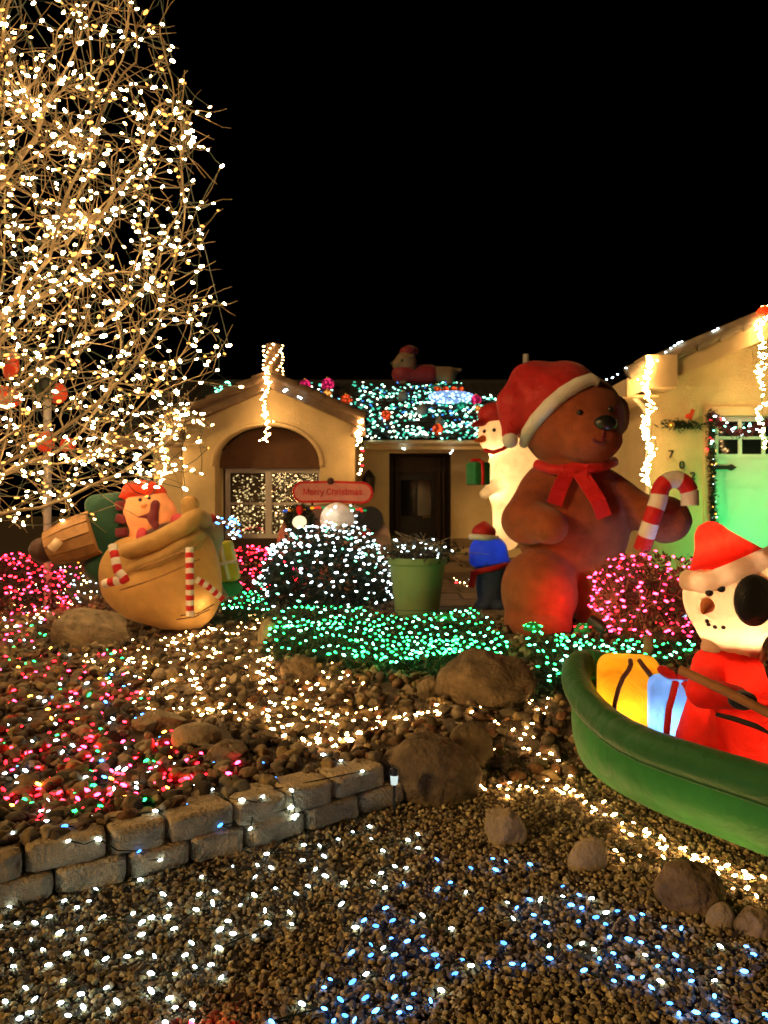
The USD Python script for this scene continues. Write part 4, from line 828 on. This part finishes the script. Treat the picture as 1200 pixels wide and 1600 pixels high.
part(EL, 'head', blob([ell(W(232, 798, .0), (U(38), U(36), U(38))), ell(W(250, 806, -.02), (U(26), U(28), U(28))), cap(W(228, 830), W(226, 870), U(24), U(30))], .05, .022), 'lit_peach', True); inner(EL, W(228, 800), .026, 'inner_lamp_soft'); inner(EL, W(226, 846), .026, 'inner_lamp_soft')
part(EL, 'hat', blob([ell(W(226, 769, .02), (U(34), U(34), U(19)), rotm([0, 1, 0], .12)), cap(W(206, 774, -.03), W(188, 776, -.08), U(9), U(3))], .05, .02), 'lit_orange_red', True)
ec, er = W(232, 798), np.array([U(38), U(36), U(38)])
part(EL, 'nose', rock(on(225, 790, ec, er), (U(5),) * 3, 2, 1, .1), 'lit_peach', True)
for x, y in ((219, 781), (233, 778)): part(EL, 'eye', rock(on(x, y, ec, er), (U(3),) * 3, 1, 1, 0), 'black_plastic', True)
part(EL, 'mouth', blob([cap(on(243, 788, ec, er), on(240, 812, ec, er) + [0, -.02, 0], U(7), U(7)), cap(on(240, 805, ec, er), on(216, 808, ec, er), U(6), U(1.5)), cap(on(240, 812, ec, er), W(244, 826, -.24), U(7), U(5))], .03, .014), 'maroon', True)
part(EL, 'scarf', blob([ell(W(258, 832, -.14), (U(30), U(24), U(14)), rotm([0, 1, 0], -.25))], .03, .02), 'dark_brown', True)
part(EL, 'mitten', blob([ell(W(277, 812, -.1), (U(10), U(10), U(10))), ell(W(222, 838, -.2), (U(9), U(8), U(14)))], .02, .016), 'pink_hand', True)
GN = thing('gnome', 'grey coated gnome in red hat standing right of ship', 'inflatable', W(322, 905, .25))
D = 8.1
part(GN, 'coat', blob([ell(W(324, 838), (U(25), U(25), U(24))), cap(W(320, 850), W(322, 900), U(22), U(20)), cap(W(335, 905), W(345, 930), U(9), U(8)), cap(W(318, 905), W(319, 930), U(9), U(8)), ell(W(346, 932, -.05), (U(11), U(12), U(7))), ell(W(318, 934, -.05), (U(11), U(12), U(7)))], .05, .022), 'grey_cloth', True)
part(GN, 'face', blob([ell(W(318, 818, -.05), (U(13), U(13), U(11)))], .03, .018), 'lit_peach', True); part(GN, 'hat', blob([ell(W(324, 811, .02), (U(16), U(16), U(9)))], .03, .018), 'hat_red', True)
D = 8.5; YB = thing('gift_box', 'leaning yellow present with green base right of the ship', 'gift', W(355, 915))
part(YB, 'box', blob([rbox(W(351, 878), (U(18), U(16), U(32)), U(6), rotm([0, 1, 0], -.22))], .02, .02), 'box_yellow', True); part(YB, 'base', blob([ell(W(355, 918), (U(24), U(20), U(15)))], .02, .02), 'gift_green', True)
part(YB, 'ribbon', tube([W(334, 884, -.14), W(352, 880, -.16), W(370, 876, -.13)], U(3), 6), 'cane_white', True); part(YB, 'ribbon', tube([W(345, 850, -.12), W(350, 875, -.145), W(358, 905, -.12)], U(3), 6), 'cane_white', True)

# ================================================================== BOOTH WITH SIGN
D = 11.4; zb_ = float(height(-.7, D)); BO = thing('toy_booth', 'brown rounded booth with wreath and globe windows behind dome shrub', 'booth', (W(522, 0)[0], D, zb_))
pl = Polygon([(W(432, 0)[0], zb_)] + [(W(522, 0)[0] - U(90) * math.cos(t), W(0, 862)[2] + U(76) * math.sin(t) ** .7) for t in np.linspace(0.02, math.pi - .02, 24)] + [(W(612, 0)[0], zb_)])
part(BO, 'body', extrude_y(pl, D, D + .9), 'booth_brown')
for cx, cy, r_, mt in ((468, 812, 22, 'black_cloth'), (527, 812, 28, 'black_cloth'), (578, 812, 21, 'black_cloth')):
    q_ = W(cx, cy, -.02); part(BO, 'window', lathe([(0, -.02), (U(r_), -.02), (U(r_), .02), (0, .02)], (0, 0, 0), 24).apply_transform(trimesh.transformations.rotation_matrix(math.pi / 2, [1, 0, 0])).apply_translation(q_), mt)
g = np.random.default_rng(41)
q_ = W(468, 812, -.08); a = g.uniform(0, 6.28, 500); part(BO, 'wreath', leaves(np.c_[q_[0] + U(19) * np.cos(a), np.full(500, q_[1]), q_[2] + U(19) * np.sin(a)] + g.normal(0, .025, (500, 3)), .04, g, .3), 'leaf_mid')
part(BO, 'glow_disc', rock(W(468, 816, -.07), (U(11), .03, U(10)), 2, 2, .1), 'wreath_glow', True); part(BO, 'bow', rock(W(468, 797, -.14), (U(7), .04, U(8)), 5, 2, .5), 'ribbon_red', True)
part(BO, 'globe', blob([ell(W(527, 812, -.05), (U(27), U(14), U(27)))], .02, .02), 'lit_white', True); inner(BO, W(520, 806, -.05), .011, 'inner_lamp_cool')
part(BO, 'red_ball', rock(W(572, 832, -.16), (U(10), U(8), U(7)), 3, 2, .1), 'lit_red', True)
sp = Polygon([(W(470, 0)[0], W(0, 769)[2]), (W(569, 0)[0], W(0, 771)[2])]) if False else None
from shapely.geometry import LineString
ln_ = LineString([(W(474, 0)[0], W(0, 769)[2]), (W(520, 0)[0], W(0, 768)[2]), (W(566, 0)[0], W(0, 770)[2])])
SG = thing('greeting_sign', 'long rounded Merry Christmas sign with red border above the booth', 'sign', W(520, 786))
part(SG, 'border', extrude_y(ln_.buffer(U(17)), D - .02, D + .06), 'ribbon_red'); part(SG, 'face', extrude_y(ln_.buffer(U(13.5)), D - .026, D - .021), 'sign_pink')
m = meshkit.text_mesh('Merry Christmas', .12, .01, True); v = m.vertices; v = (v - (v.min(0) + v.max(0)) / 2) * [U(92) / np.ptp(v[:, 0])] * [1, 1.0, 1] if False else (v - (v.min(0) + v.max(0)) / 2)
sx = U(92) / np.ptp(v[:, 0]); q_ = W(520, 769.5, -.035); m.vertices = np.c_[v[:, 0] * sx + q_[0], q_[1] - v[:, 2] * .5, v[:, 1] * sx * 1.1 + q_[2]]; part(SG, 'lettering', m, 'letter_red')
part(SG, 'crest', rock(W(516, 752, 0), (U(9), .05, U(6)), 3, 2, .3), 'dark_brown', True)
for x in (488, 552): part(SG, 'post', tube([W(x, 784, .03), W(x, 800, .03)], .02, 6), 'dark_brown', True)
string_lights('booth_lights', 'multicolour bulb string along top edge of the booth', [W(x, 799 - 6 * math.sin((x - 440) / 140 * math.pi) , -.06) for x in np.linspace(446, 570, 22)], [('booth_amber', .4), ('booth_red', .3), ('booth_blue', .2), ('booth_green', .2)], .030, seed=43)
string_lights('window_shrub_lights', 'small cool white light clump by the left foot of the arched window', [at(g.uniform(335, 375), g.uniform(806, 842), 12.5 + g.normal(0, .15)) for _ in range(34)], [('bulb_cool', .6), ('bulb_blue', .5)], .02, seed=44)
string_lights('booth_lights', 'few cool white bulbs hanging on the globe window of booth', [W(x, y, -.24) for x, y in ((512, 803), (517, 798), (550, 798), (556, 806), (548, 790), (524, 792), (556, 816), (510, 815))], [('bulb_dim_cool', 1)], .02, seed=45, wire=False)

# ================================================================== ROOF DECORATIONS
def roof_pt(px, py, up=.06):
    a, b = (px - 600) / F, -(py - 800) / F; t = (3.27 - EYE - 18.5 * SL) / (b - SL); return np.array([a * t, t, EYE + b * t + up])
g = np.random.default_rng(51); pts = []
for row in range(26):
    y0 = 601 + row * 3.5; ph = g.uniform(0, 6); s_ = 452 + max(0, (row - 1)) * 4.0
    for x in np.arange(s_, 786, g.uniform(7.5, 11)):
        y = y0 + 5 * math.sin(x / 24 + ph) + (x - 620) * .02 + g.normal(0, 1.2); x_ = x + g.normal(0, 3)
        if 600 < y < 690 and meshkit.noise(np.array([x_ * .03, y * .06, 2.0])) > .27 and x_ > 462 + (y - 604) * 1.05: pts.append(roof_pt(x_, y))
string_lights('roof_lights', 'cool green white light strings swagged over the main roof', pts, [('roof_mint', .40), ('roof_green', .40), ('roof_white', .22), ('roof_blue', .12)], .031, most=0, seed=52, vert=False, sag=.0)
pts = [roof_pt(x, y) for x, y in in_poly([(325, 610), (360, 596), (365, 606), (340, 618)], 14, g)]
string_lights('roof_lights', 'short green white light string on roof left of gable', pts, [('bulb_mint', .5), ('bulb_dim_mint', .5)], .03, most=0, seed=53)
for i, (x, y, r_, mt, lb) in enumerate([(477, 604, 9, 'orn_pink', 'pink glowing ball at the left end of the roof ridge lights'), (512, 603, 10, 'orn_pink', 'pink glowing ball second from left along the roof ridge'), (512, 617, 7, 'orn_amber', 'small peach glowing ball under the second pink ball'),
        (541, 627, 9, 'orn_red', 'red and amber glowing ball near the gable slope'), (603, 651, 8, 'orn_red', 'round red glowing ball in middle of the lit roof'), (684, 673, 9, 'orn_red', 'lower red amber ball above the entry gutter'), (687, 661, 7, 'orn_dim', 'dim pale ball sitting on the red amber ball above entry'),
        (630, 622, 9, 'orn_dim', 'dim blue grey ball left of the blue light ring'), (660, 644, 10, 'orn_dim', 'dim grey ball below left of the blue light ring'), (682, 610, 8, 'orn_green', 'green glowing ball above left of blue light ring'), (721, 637, 8, 'orn_green', 'green glowing ball under the blue light ring'),
        (744, 626, 8, 'orn_pink', 'pink glowing ball right of the blue light ring'), (748, 641, 6, 'orn_amber', 'amber glowing ball beside the tall snowman hat')]):
    q_ = roof_pt(x, y + r_ * .6, .0); rr = r_ / F * q_[1]; T = thing('roof_ornament', lb, 'ornament', q_, 'glowing balls on the roof')
    part(T, 'ball', rock(q_ + [0, 0, rr * .8], (rr,) * 3, i + 1, 2, .12), mt, True); part(T, 'cap', tube([q_ + [0, 0, rr * 1.7], q_ + [0, 0, rr * 2.0]], rr * .25, 8), 'brass', True)
c = roof_pt(705, 627, .12); u1, v1 = np.array([1, 0, 0.]), np.array([0, 1, SL]) / math.hypot(1, SL)
RG = thing('light_ring', 'blue white glowing ring with red bow lying on the roof', 'wreath', c)
part(RG, 'ring', tube([c + .56 * math.cos(t) * u1 + .42 * math.sin(t) * v1 for t in np.linspace(0, 2 * math.pi, 36)], .085, 8, False), 'ring_blue', True)
for x in (-.35, -.12, .12, .32): part(RG, 'bow', rock(c + v1 * .46 + [x, 0, .12], (.14, .08, .07), int(x * 10) + 9, 2, .3), 'orn_red', True)
# dachshund on the ridge
D = 24.0; DG = thing('dachshund', 'dim long brown inflatable dog in red sweater and hat on ridge', 'inflatable', (W(660, 0)[0], D, 5.55))
part(DG, 'body', blob([cap(W(632, 585), W(700, 586), U(14), U(13)), cap(W(634, 585), W(636, 565), U(15), U(13)), ell(W(634, 564, -.05), (U(16), U(16), U(15))), ell(W(622, 569, -.1), (U(10), U(12), U(8))), cap(W(702, 582), W(720, 578), U(6), U(3)), cap(W(630, 592, -.1), W(630, 600, -.1), U(7), U(6)), cap(W(702, 592, -.1), W(704, 600, -.1), U(7), U(6)), cap(W(640, 592, .2), W(640, 600, .2), U(7), U(6)), cap(W(695, 592, .2), W(695, 600, .2), U(7), U(6))], .10, .05), 'dim_white', True)
part(DG, 'sweater', blob([cap(W(628, 585), W(672, 586), U(16), U(16)), cap(W(632, 584), W(634, 576), U(16), U(14))], .10, .05), 'dim_red', True)
part(DG, 'hat', blob([ell(W(638, 550, -.03), (U(14), U(14), U(9))), cap(W(640, 546), W(650, 548), U(7), U(5))], .06, .04), 'dim_red', True); part(DG, 'hat_brim', tube([W(624, 556, -.25), W(634, 559, -.34), W(646, 556, -.28)], U(3), 8), 'dim_white', True)
part(DG, 'ear', blob([ell(W(646, 569, -.25), (U(6), U(5), U(12)))], .04, .04), 'dark_brown', True); part(DG, 'eye', rock(W(628, 563, -.34), (U(2.5),) * 3, 1, 1, 0), 'black_plastic', True); part(DG, 'nose', rock(W(613, 568, -.15), (U(3.5),) * 3, 1, 1, 0), 'black_plastic', True)
# lantern finial on the gable
D = 16.75; q_ = np.array([W(427, 0)[0], D, 4.45]); FN = thing('roof_lantern', 'small lit wire snowman figure standing on the gable peak', 'lantern', q_)
part(FN, 'body', lathe([(0, 0), (.19, 0), (.20, .25), (.17, .42), (.12, .47), (.14, .55), (.14, .66), (.16, .68), (.16, .70), (0, .72)], q_, 20), 'fascia', 35)
string_lights('finial_lights', 'warm bulbs wrapped round the figure on the gable peak', [q_ + [.21 * math.cos(t * 2.4), .21 * math.sin(t * 2.4), .05 + t * .03] for t in np.arange(0, 22, .55)], [('bulb_warm', .5), ('bulb_dim_warm', .7)], .022, most=0, seed=56, wire=False)

# ================================================================== ICICLE STRANDS
def icicle(px, y0, y1, d, n, label, r, wob=4, mats=(('bulb_warm', .8), ('bulb_dim_warm', .3)), seed=60):
    gg = np.random.default_rng(seed); P_ = [at(px + wob * .6 * math.sin(y * .09 + seed) + gg.normal(0, wob * .45), y, d + gg.normal(0, .03)) for y in y0 + (y1 - y0) * np.sort(gg.random(n) ** 1.25)]
    string_lights('icicle_lights', label, P_, list(mats), r, most=0, group='icicle light strands on the house', seed=seed, gap=1.0, sag=0)
icicle(415, 575, 690, 16.5, 95, 'warm icicle light strand hanging from the gable peak', .020, 6, seed=61)
icicle(256, 655, 762, 16.6, 85, 'warm icicle light strand at left corner of gable wing', .020, 6, seed=62)
icicle(563, 648, 742, 16.55, 46, 'warm icicle light strand at right corner of gable wing', .024, 5, (('bulb_warm', .8), ('bulb_dim_red', .15), ('bulb_dim_warm', .3)), 63)
icicle(1012, 556, 762, 11.36, 180, 'thick warm icicle light strand at the garage corner', .020, 8, seed=64)
icicle(1190, 478, 700, 11.4, 120, 'warm icicle light strand at right edge of garage', .018, 8, seed=65)
icicle(217, 708, 736, 18.3, 26, 'short white icicle strand in the dark left of house', .024, 5, (('bulb_cool', .5), ('bulb_warm', .5)), 66)
string_lights('eave_lights', 'cool white bulbs along the garage roof edge', [at(x, y - 3, 11.45) for x, y in ((943, 600), (948, 596), (957, 593), (965, 588), (978, 578), (1040, 553), (1048, 547), (1054, 543), (1060, 539), (1065, 537), (1115, 520), (1121, 517))], [('bulb_cool', 1)], .018, most=0, wire=False, seed=67)
string_lights('eave_lights', 'few cool bulbs added for projected light spots at the gable rake and entry gutter', [at(x, y, d_) for x, y, d_ in ((444, 611, 16.5), (447, 609, 16.5), (466, 620, 16.5), (470, 622, 16.5), (631, 701, 18.35), (704, 708, 18.35), (707, 704, 18.35))], [('bulb_cool', 1)], .03, most=0, wire=False, seed=68)  # bulbs added in place of blue-white light spots projected on the house
part_ = thing('ornament_cluster', 'orange lit finial above icicle strand at right edge', 'ornament', at(1192, 500, 11.35)); part(part_, 'finial', rock(at(1194, 486, 11.35), (.10, .09, .08), 3, 2, .25), 'lit_orange_red', True)
# curtain of bulbs behind the arched window
g = np.random.default_rng(71); pts = []
for x in np.linspace(-3.5, -1.54, 34):
    for z in np.arange(1.0, 2.38, .052):
        if g.random() < .25 + 1.1 * meshkit.noise(np.array([x * 5.0, z * 1.2, 1.0])): pts.append((x + g.normal(0, .016), 17.95 + g.normal(0, .06), z + g.normal(0, .018)))
string_lights('curtain_lights', 'dense warm light curtain hanging inside the arched window', pts, [('curtain', .5), ('curtain_dim', .4), ('bulb_dim_warm', .06)], .018, most=0, wire=False, seed=72)

# garland round the garage door
g = np.random.default_rng(81); GA = thing('garland', 'dark tinsel garland down the left jamb and across the garage door', 'garland', at(1110, 880, 11.9))
a = [at(1110, 645, 11.88), at(1112, 700, 11.88), at(1113, 760, 11.88), at(1115, 820, 11.88), at(1117, 885, 11.88)]
b_ = [at(1110, 645, 11.88), at(1125, 664, 11.86), at(1145, 676, 11.84), at(1165, 678, 11.84), at(1185, 668, 11.84), at(1205, 655, 11.84), at(1230, 668, 11.84)]
def fill(line, n_, s_):
    line = np.array(line); seg = np.r_[0, np.cumsum(np.linalg.norm(np.diff(line, axis=0), axis=1))]
    return np.array([along(line, seg, x) for x in g.uniform(0, seg[-1], n_)]) + g.normal(0, s_, (n_, 3))
part(GA, 'drop', leaves(fill(a, 1500, .026), .045, g, .2), 'leaf_garland'); part(GA, 'swag', leaves(fill(b_, 900, .03), .045, g, .2), 'tinsel_red')
gp_ = np.vstack([fill(a[:2], 7, .03), fill(b_, 22, .05)]) + [0, -.04, 0]
string_lights('garland_lights', 'cool white bulbs on the garage door garland', gp_, [('bulb_mint', .4), ('bulb_cool', .5), ('bulb_dim_red', .2)], .018, most=0, seed=82, wire=False)
string_lights('garland_lights', 'dim bulbs down the garland on the left garage jamb', fill(a[1:], 26, .03) + [0, -.04, 0], [('bulb_dim_cool', .3), ('bulb_dim_amber', .3)], .010, most=0, seed=83, wire=False)

# ================================================================== FLOODS, STAKES, MUSHROOMS
def flood(p, aim, mat, r, label, hood=.05):
    p, aim = np.asarray(p, float), np.asarray(aim, float); d_ = (aim - p) / np.linalg.norm(aim - p); z = float(height(p[0], p[1]))
    T = thing('flood_lamp', label, 'flood lamp', (p[0], p[1], z))
    part(T, 'housing', tube([p - d_ * .12, p - d_ * .10, p - d_ * .02, p + d_ * hood], [r * .5, r * .9, r * 1.1, r * 1.12], 14, False), 'black_iron', 30)
    part(T, 'back', tube([p - d_ * .125, p - d_ * .12], r * .5, 12), 'black_iron'); part(T, 'lens', tube([p - d_ * .012, p - d_ * .004], r, 14), mat); part(T, 'stake', tube([(p[0], p[1], z - .05), p - d_ * .06], .012, 6), 'black_iron', True)
flood((5.25, 9.6, .75), (6.1, 12.1, 1.3), 'flood_green', .11, 'green flood lamp on a stake lighting the garage door', .15)
q_ = at(934, 976, 7.0); q_[2] = max(q_[2], float(height(q_[0], 7.0)) + .12); flood(q_, at(856, 925, 7.6), 'flood_red', .05, 'small red flood lamp at the bear feet lighting its left leg', .08)
q_ = at(1078, 968, 7.3); flood((q_[0], q_[1], q_[2]), (q_[0] - 1.2, q_[1] + .4, 2.3), 'flood_blue', .07, 'cool blue flood lamp on stake right of the pink bush')
for x, y, mt, lb in ((695, 968, 'bulb_dim_green', 'green mushroom stake light in front of the green pot'), (832, 982, 'bulb_dim_green', 'green mushroom stake light at the left foot of bear'), (911, 984, 'bulb_dim_red', 'red and green mushroom stake light between the bear legs')):
    z_ = ground(x, y + 22); T = thing('mushroom_light', lb, 'stake light', z_, 'mushroom stake lights'); top = at(x, y, z_[1]); hh = top[2] - z_[2]
    part(T, 'stem', tube([z_, z_ + [0, 0, hh]], .015, 8), 'wire_green', True); part(T, 'cap', lathe([(.03, hh - .02), (.085, hh - .015), (.08, hh + .015), (.05, hh + .05), (0, hh + .062)], z_, 16), 'gift_green', True)
    gg = np.random.default_rng(x)
    for k in range(14):
        a_ = gg.uniform(0, 6.28); r_ = gg.uniform(.02, .085); part(T, 'bulb', bulb_mesh(z_ + [r_ * math.cos(a_), r_ * math.sin(a_), hh + .062 - r_ * .5], .009, gg), mt if gg.random() < .6 else 'bulb_dim_green')
z_ = ground(616, 1262); z_[2] = float(height(z_[0], z_[1])); z_ = np.array([at(616, 0, 3.78)[0], 3.78, 0.0]); T = thing('path_light', 'small solar stake light with pale lens before boulder at wall end', 'path light', z_)
part(T, 'stake', tube([z_ - [0, 0, .02], z_ + [0, 0, .16]], .007, 8), 'black_plastic', True); part(T, 'lens', lathe([(0, .16), (.016, .16), (.020, .205), (0, .207)], z_, 12), 'stake_lens', 30); part(T, 'cap', lathe([(0, .207), (.024, .207), (.021, .235), (0, .24)], z_, 12), 'black_plastic', 30)

# ================================================================== GROUND LIGHT STRINGS
g = np.random.default_rng(91)
def gl(poly, n, mind): return [ground(x, y) + [0, 0, .022] for x, y in in_poly(poly, n, g, mind)]
def trail(line, n, s): 
    line = np.array(line, float); seg = np.r_[0, np.cumsum(np.linalg.norm(np.diff(line, axis=0), axis=1))]; out = []
    for t in np.linspace(0, seg[-1], n): out.append((np.interp(t, seg, line[:, 0]) + g.normal(0, s), np.interp(t, seg, line[:, 1]) + g.normal(0, s * .6)))
    return [ground(x, y) + [0, 0, .025] for x, y in out]
warm = gl([(120, 1030), (180, 1005), (330, 985), (390, 960), (440, 1000), (430, 1060), (520, 1040), (600, 1090), (590, 1150), (480, 1170), (360, 1130), (240, 1125), (190, 1090)], 255, 6) + trail([(265, 1008), (300, 1000), (340, 985)], 30, 5) + trail([(395, 950), (412, 1000), (418, 1050), (400, 1070)], 34, 8) + trail([(500, 1165), (540, 1165), (590, 1140), (640, 1125), (700, 1112)], 34, 7)
string_lights('warm_ground_lights', 'warm white light string over cobbles between ship and large boulder', warm, [('bulb_warm', .75), ('bulb_dim_warm', .3)], .0125, seed=92)
warm2 = trail([(755, 1240), (800, 1240), (880, 1235), (920, 1265), (980, 1300), (1050, 1330), (1110, 1360), (1190, 1385)], 66, 8) + trail([(820, 1105), (860, 1100), (835, 1140), (810, 1170), (860, 1190), (880, 1220)], 20, 8) + trail([(735, 1110), (790, 1130), (770, 1180)], 8, 8) + trail([(960, 1340), (1010, 1345), (1090, 1380), (1190, 1410)], 12, 9)
string_lights('warm_ground_lights', 'warm white light string along the ground below the canoe', warm2, [('bulb_warm', .75), ('bulb_dim_warm', .3)], .0095, seed=93)
multi = gl([(0, 970), (90, 980), (190, 1020), (230, 1080), (250, 1120), (290, 1165), (360, 1185), (385, 1205), (280, 1245), (150, 1275), (0, 1320)], 350, 7)
string_lights('multicolour_ground_lights', 'red blue green and white light string on slope above the block wall', multi, [('bulb_pink', .18), ('bulb_red', .26), ('bulb_dim_red', .26), ('bulb_amber', .1), ('bulb_blue', .09), ('bulb_dim_green', .10), ('bulb_cool', .2)], .0115, seed=94)
upper = gl([(0, 935), (60, 900), (75, 870), (100, 870), (165, 895), (150, 935), (90, 960), (100, 975), (0, 985)], 130, 5)
string_lights('upper_slope_lights', 'white and pink light string beneath the plank keg', upper, [('bulb_warm', .4), ('bulb_cool', .3), ('bulb_pink', .2), ('bulb_dim_amber', .1)], .0135, seed=95)
WV = np.vstack(WALLV); WPX = np.c_[600 + WV[:, 0] / WV[:, 1] * F, 800 - (WV[:, 2] - EYE) / WV[:, 1] * F]
def on_wall(x, y):
    k_ = np.nonzero((np.abs(WPX - [x, y]) < 9).all(1))[0]; gr = ground(x, y)
    if not len(k_): return gr + [0, 0, .02]
    q_ = WV[k_[np.argmin(WV[k_, 1])]]; return (q_ if q_[1] < gr[1] else gr) + [0, -.006, .012]
wallp = [on_wall(x, y) for x, y in ((80, 1275), (95, 1292), (100, 1315), (150, 1272), (160, 1320), (240, 1262), (245, 1340), (225, 1325), (290, 1260), (330, 1228), (352, 1290), (375, 1245), (392, 1298), (405, 1240), (430, 1210), (452, 1230), (460, 1258), (470, 1270), (455, 1290), (505, 1185), (535, 1190), (570, 1200), (470, 1175), (410, 1198), (20, 1300))]
string_lights('wall_lights', 'cool white light string draped over the block wall', wallp, [('bulb_cool', .8), ('bulb_dim_blue', .3)], .0095, near=True, seed=96)
cw = gl([(0, 1420), (120, 1380), (300, 1375), (420, 1330), (560, 1290), (690, 1300), (680, 1370), (540, 1420), (420, 1470), (330, 1560), (300, 1610), (0, 1610)], 105, 17)
string_lights('cool_gravel_lights', 'cool white light string on gravel below the block wall', cw, [('bulb_cool', .85), ('bulb_dim_cool', .2)], .0088, near=True, seed=97)
bw = gl([(690, 1345), (860, 1340), (900, 1380), (960, 1430), (1080, 1440), (1200, 1500), (1200, 1610), (1060, 1610), (900, 1520), (760, 1530), (620, 1610), (400, 1610), (520, 1500), (560, 1430)], 118, 16)
string_lights('blue_gravel_lights', 'blue light string across the gravel in the right foreground', bw, [('bulb_blue', .6), ('bulb_dim_blue', .3), ('bulb_cool', .2)], .0082, near=True, seed=98)
string_lights('red_gravel_lights', 'red light string on gravel at the bottom edge', [ground(x, y) + [0, 0, .03] for x, y in ((262, 1622), (300, 1616), (335, 1625), (370, 1620), (310, 1650))], [('bulb_red', 1)], .008, near=True, seed=99)
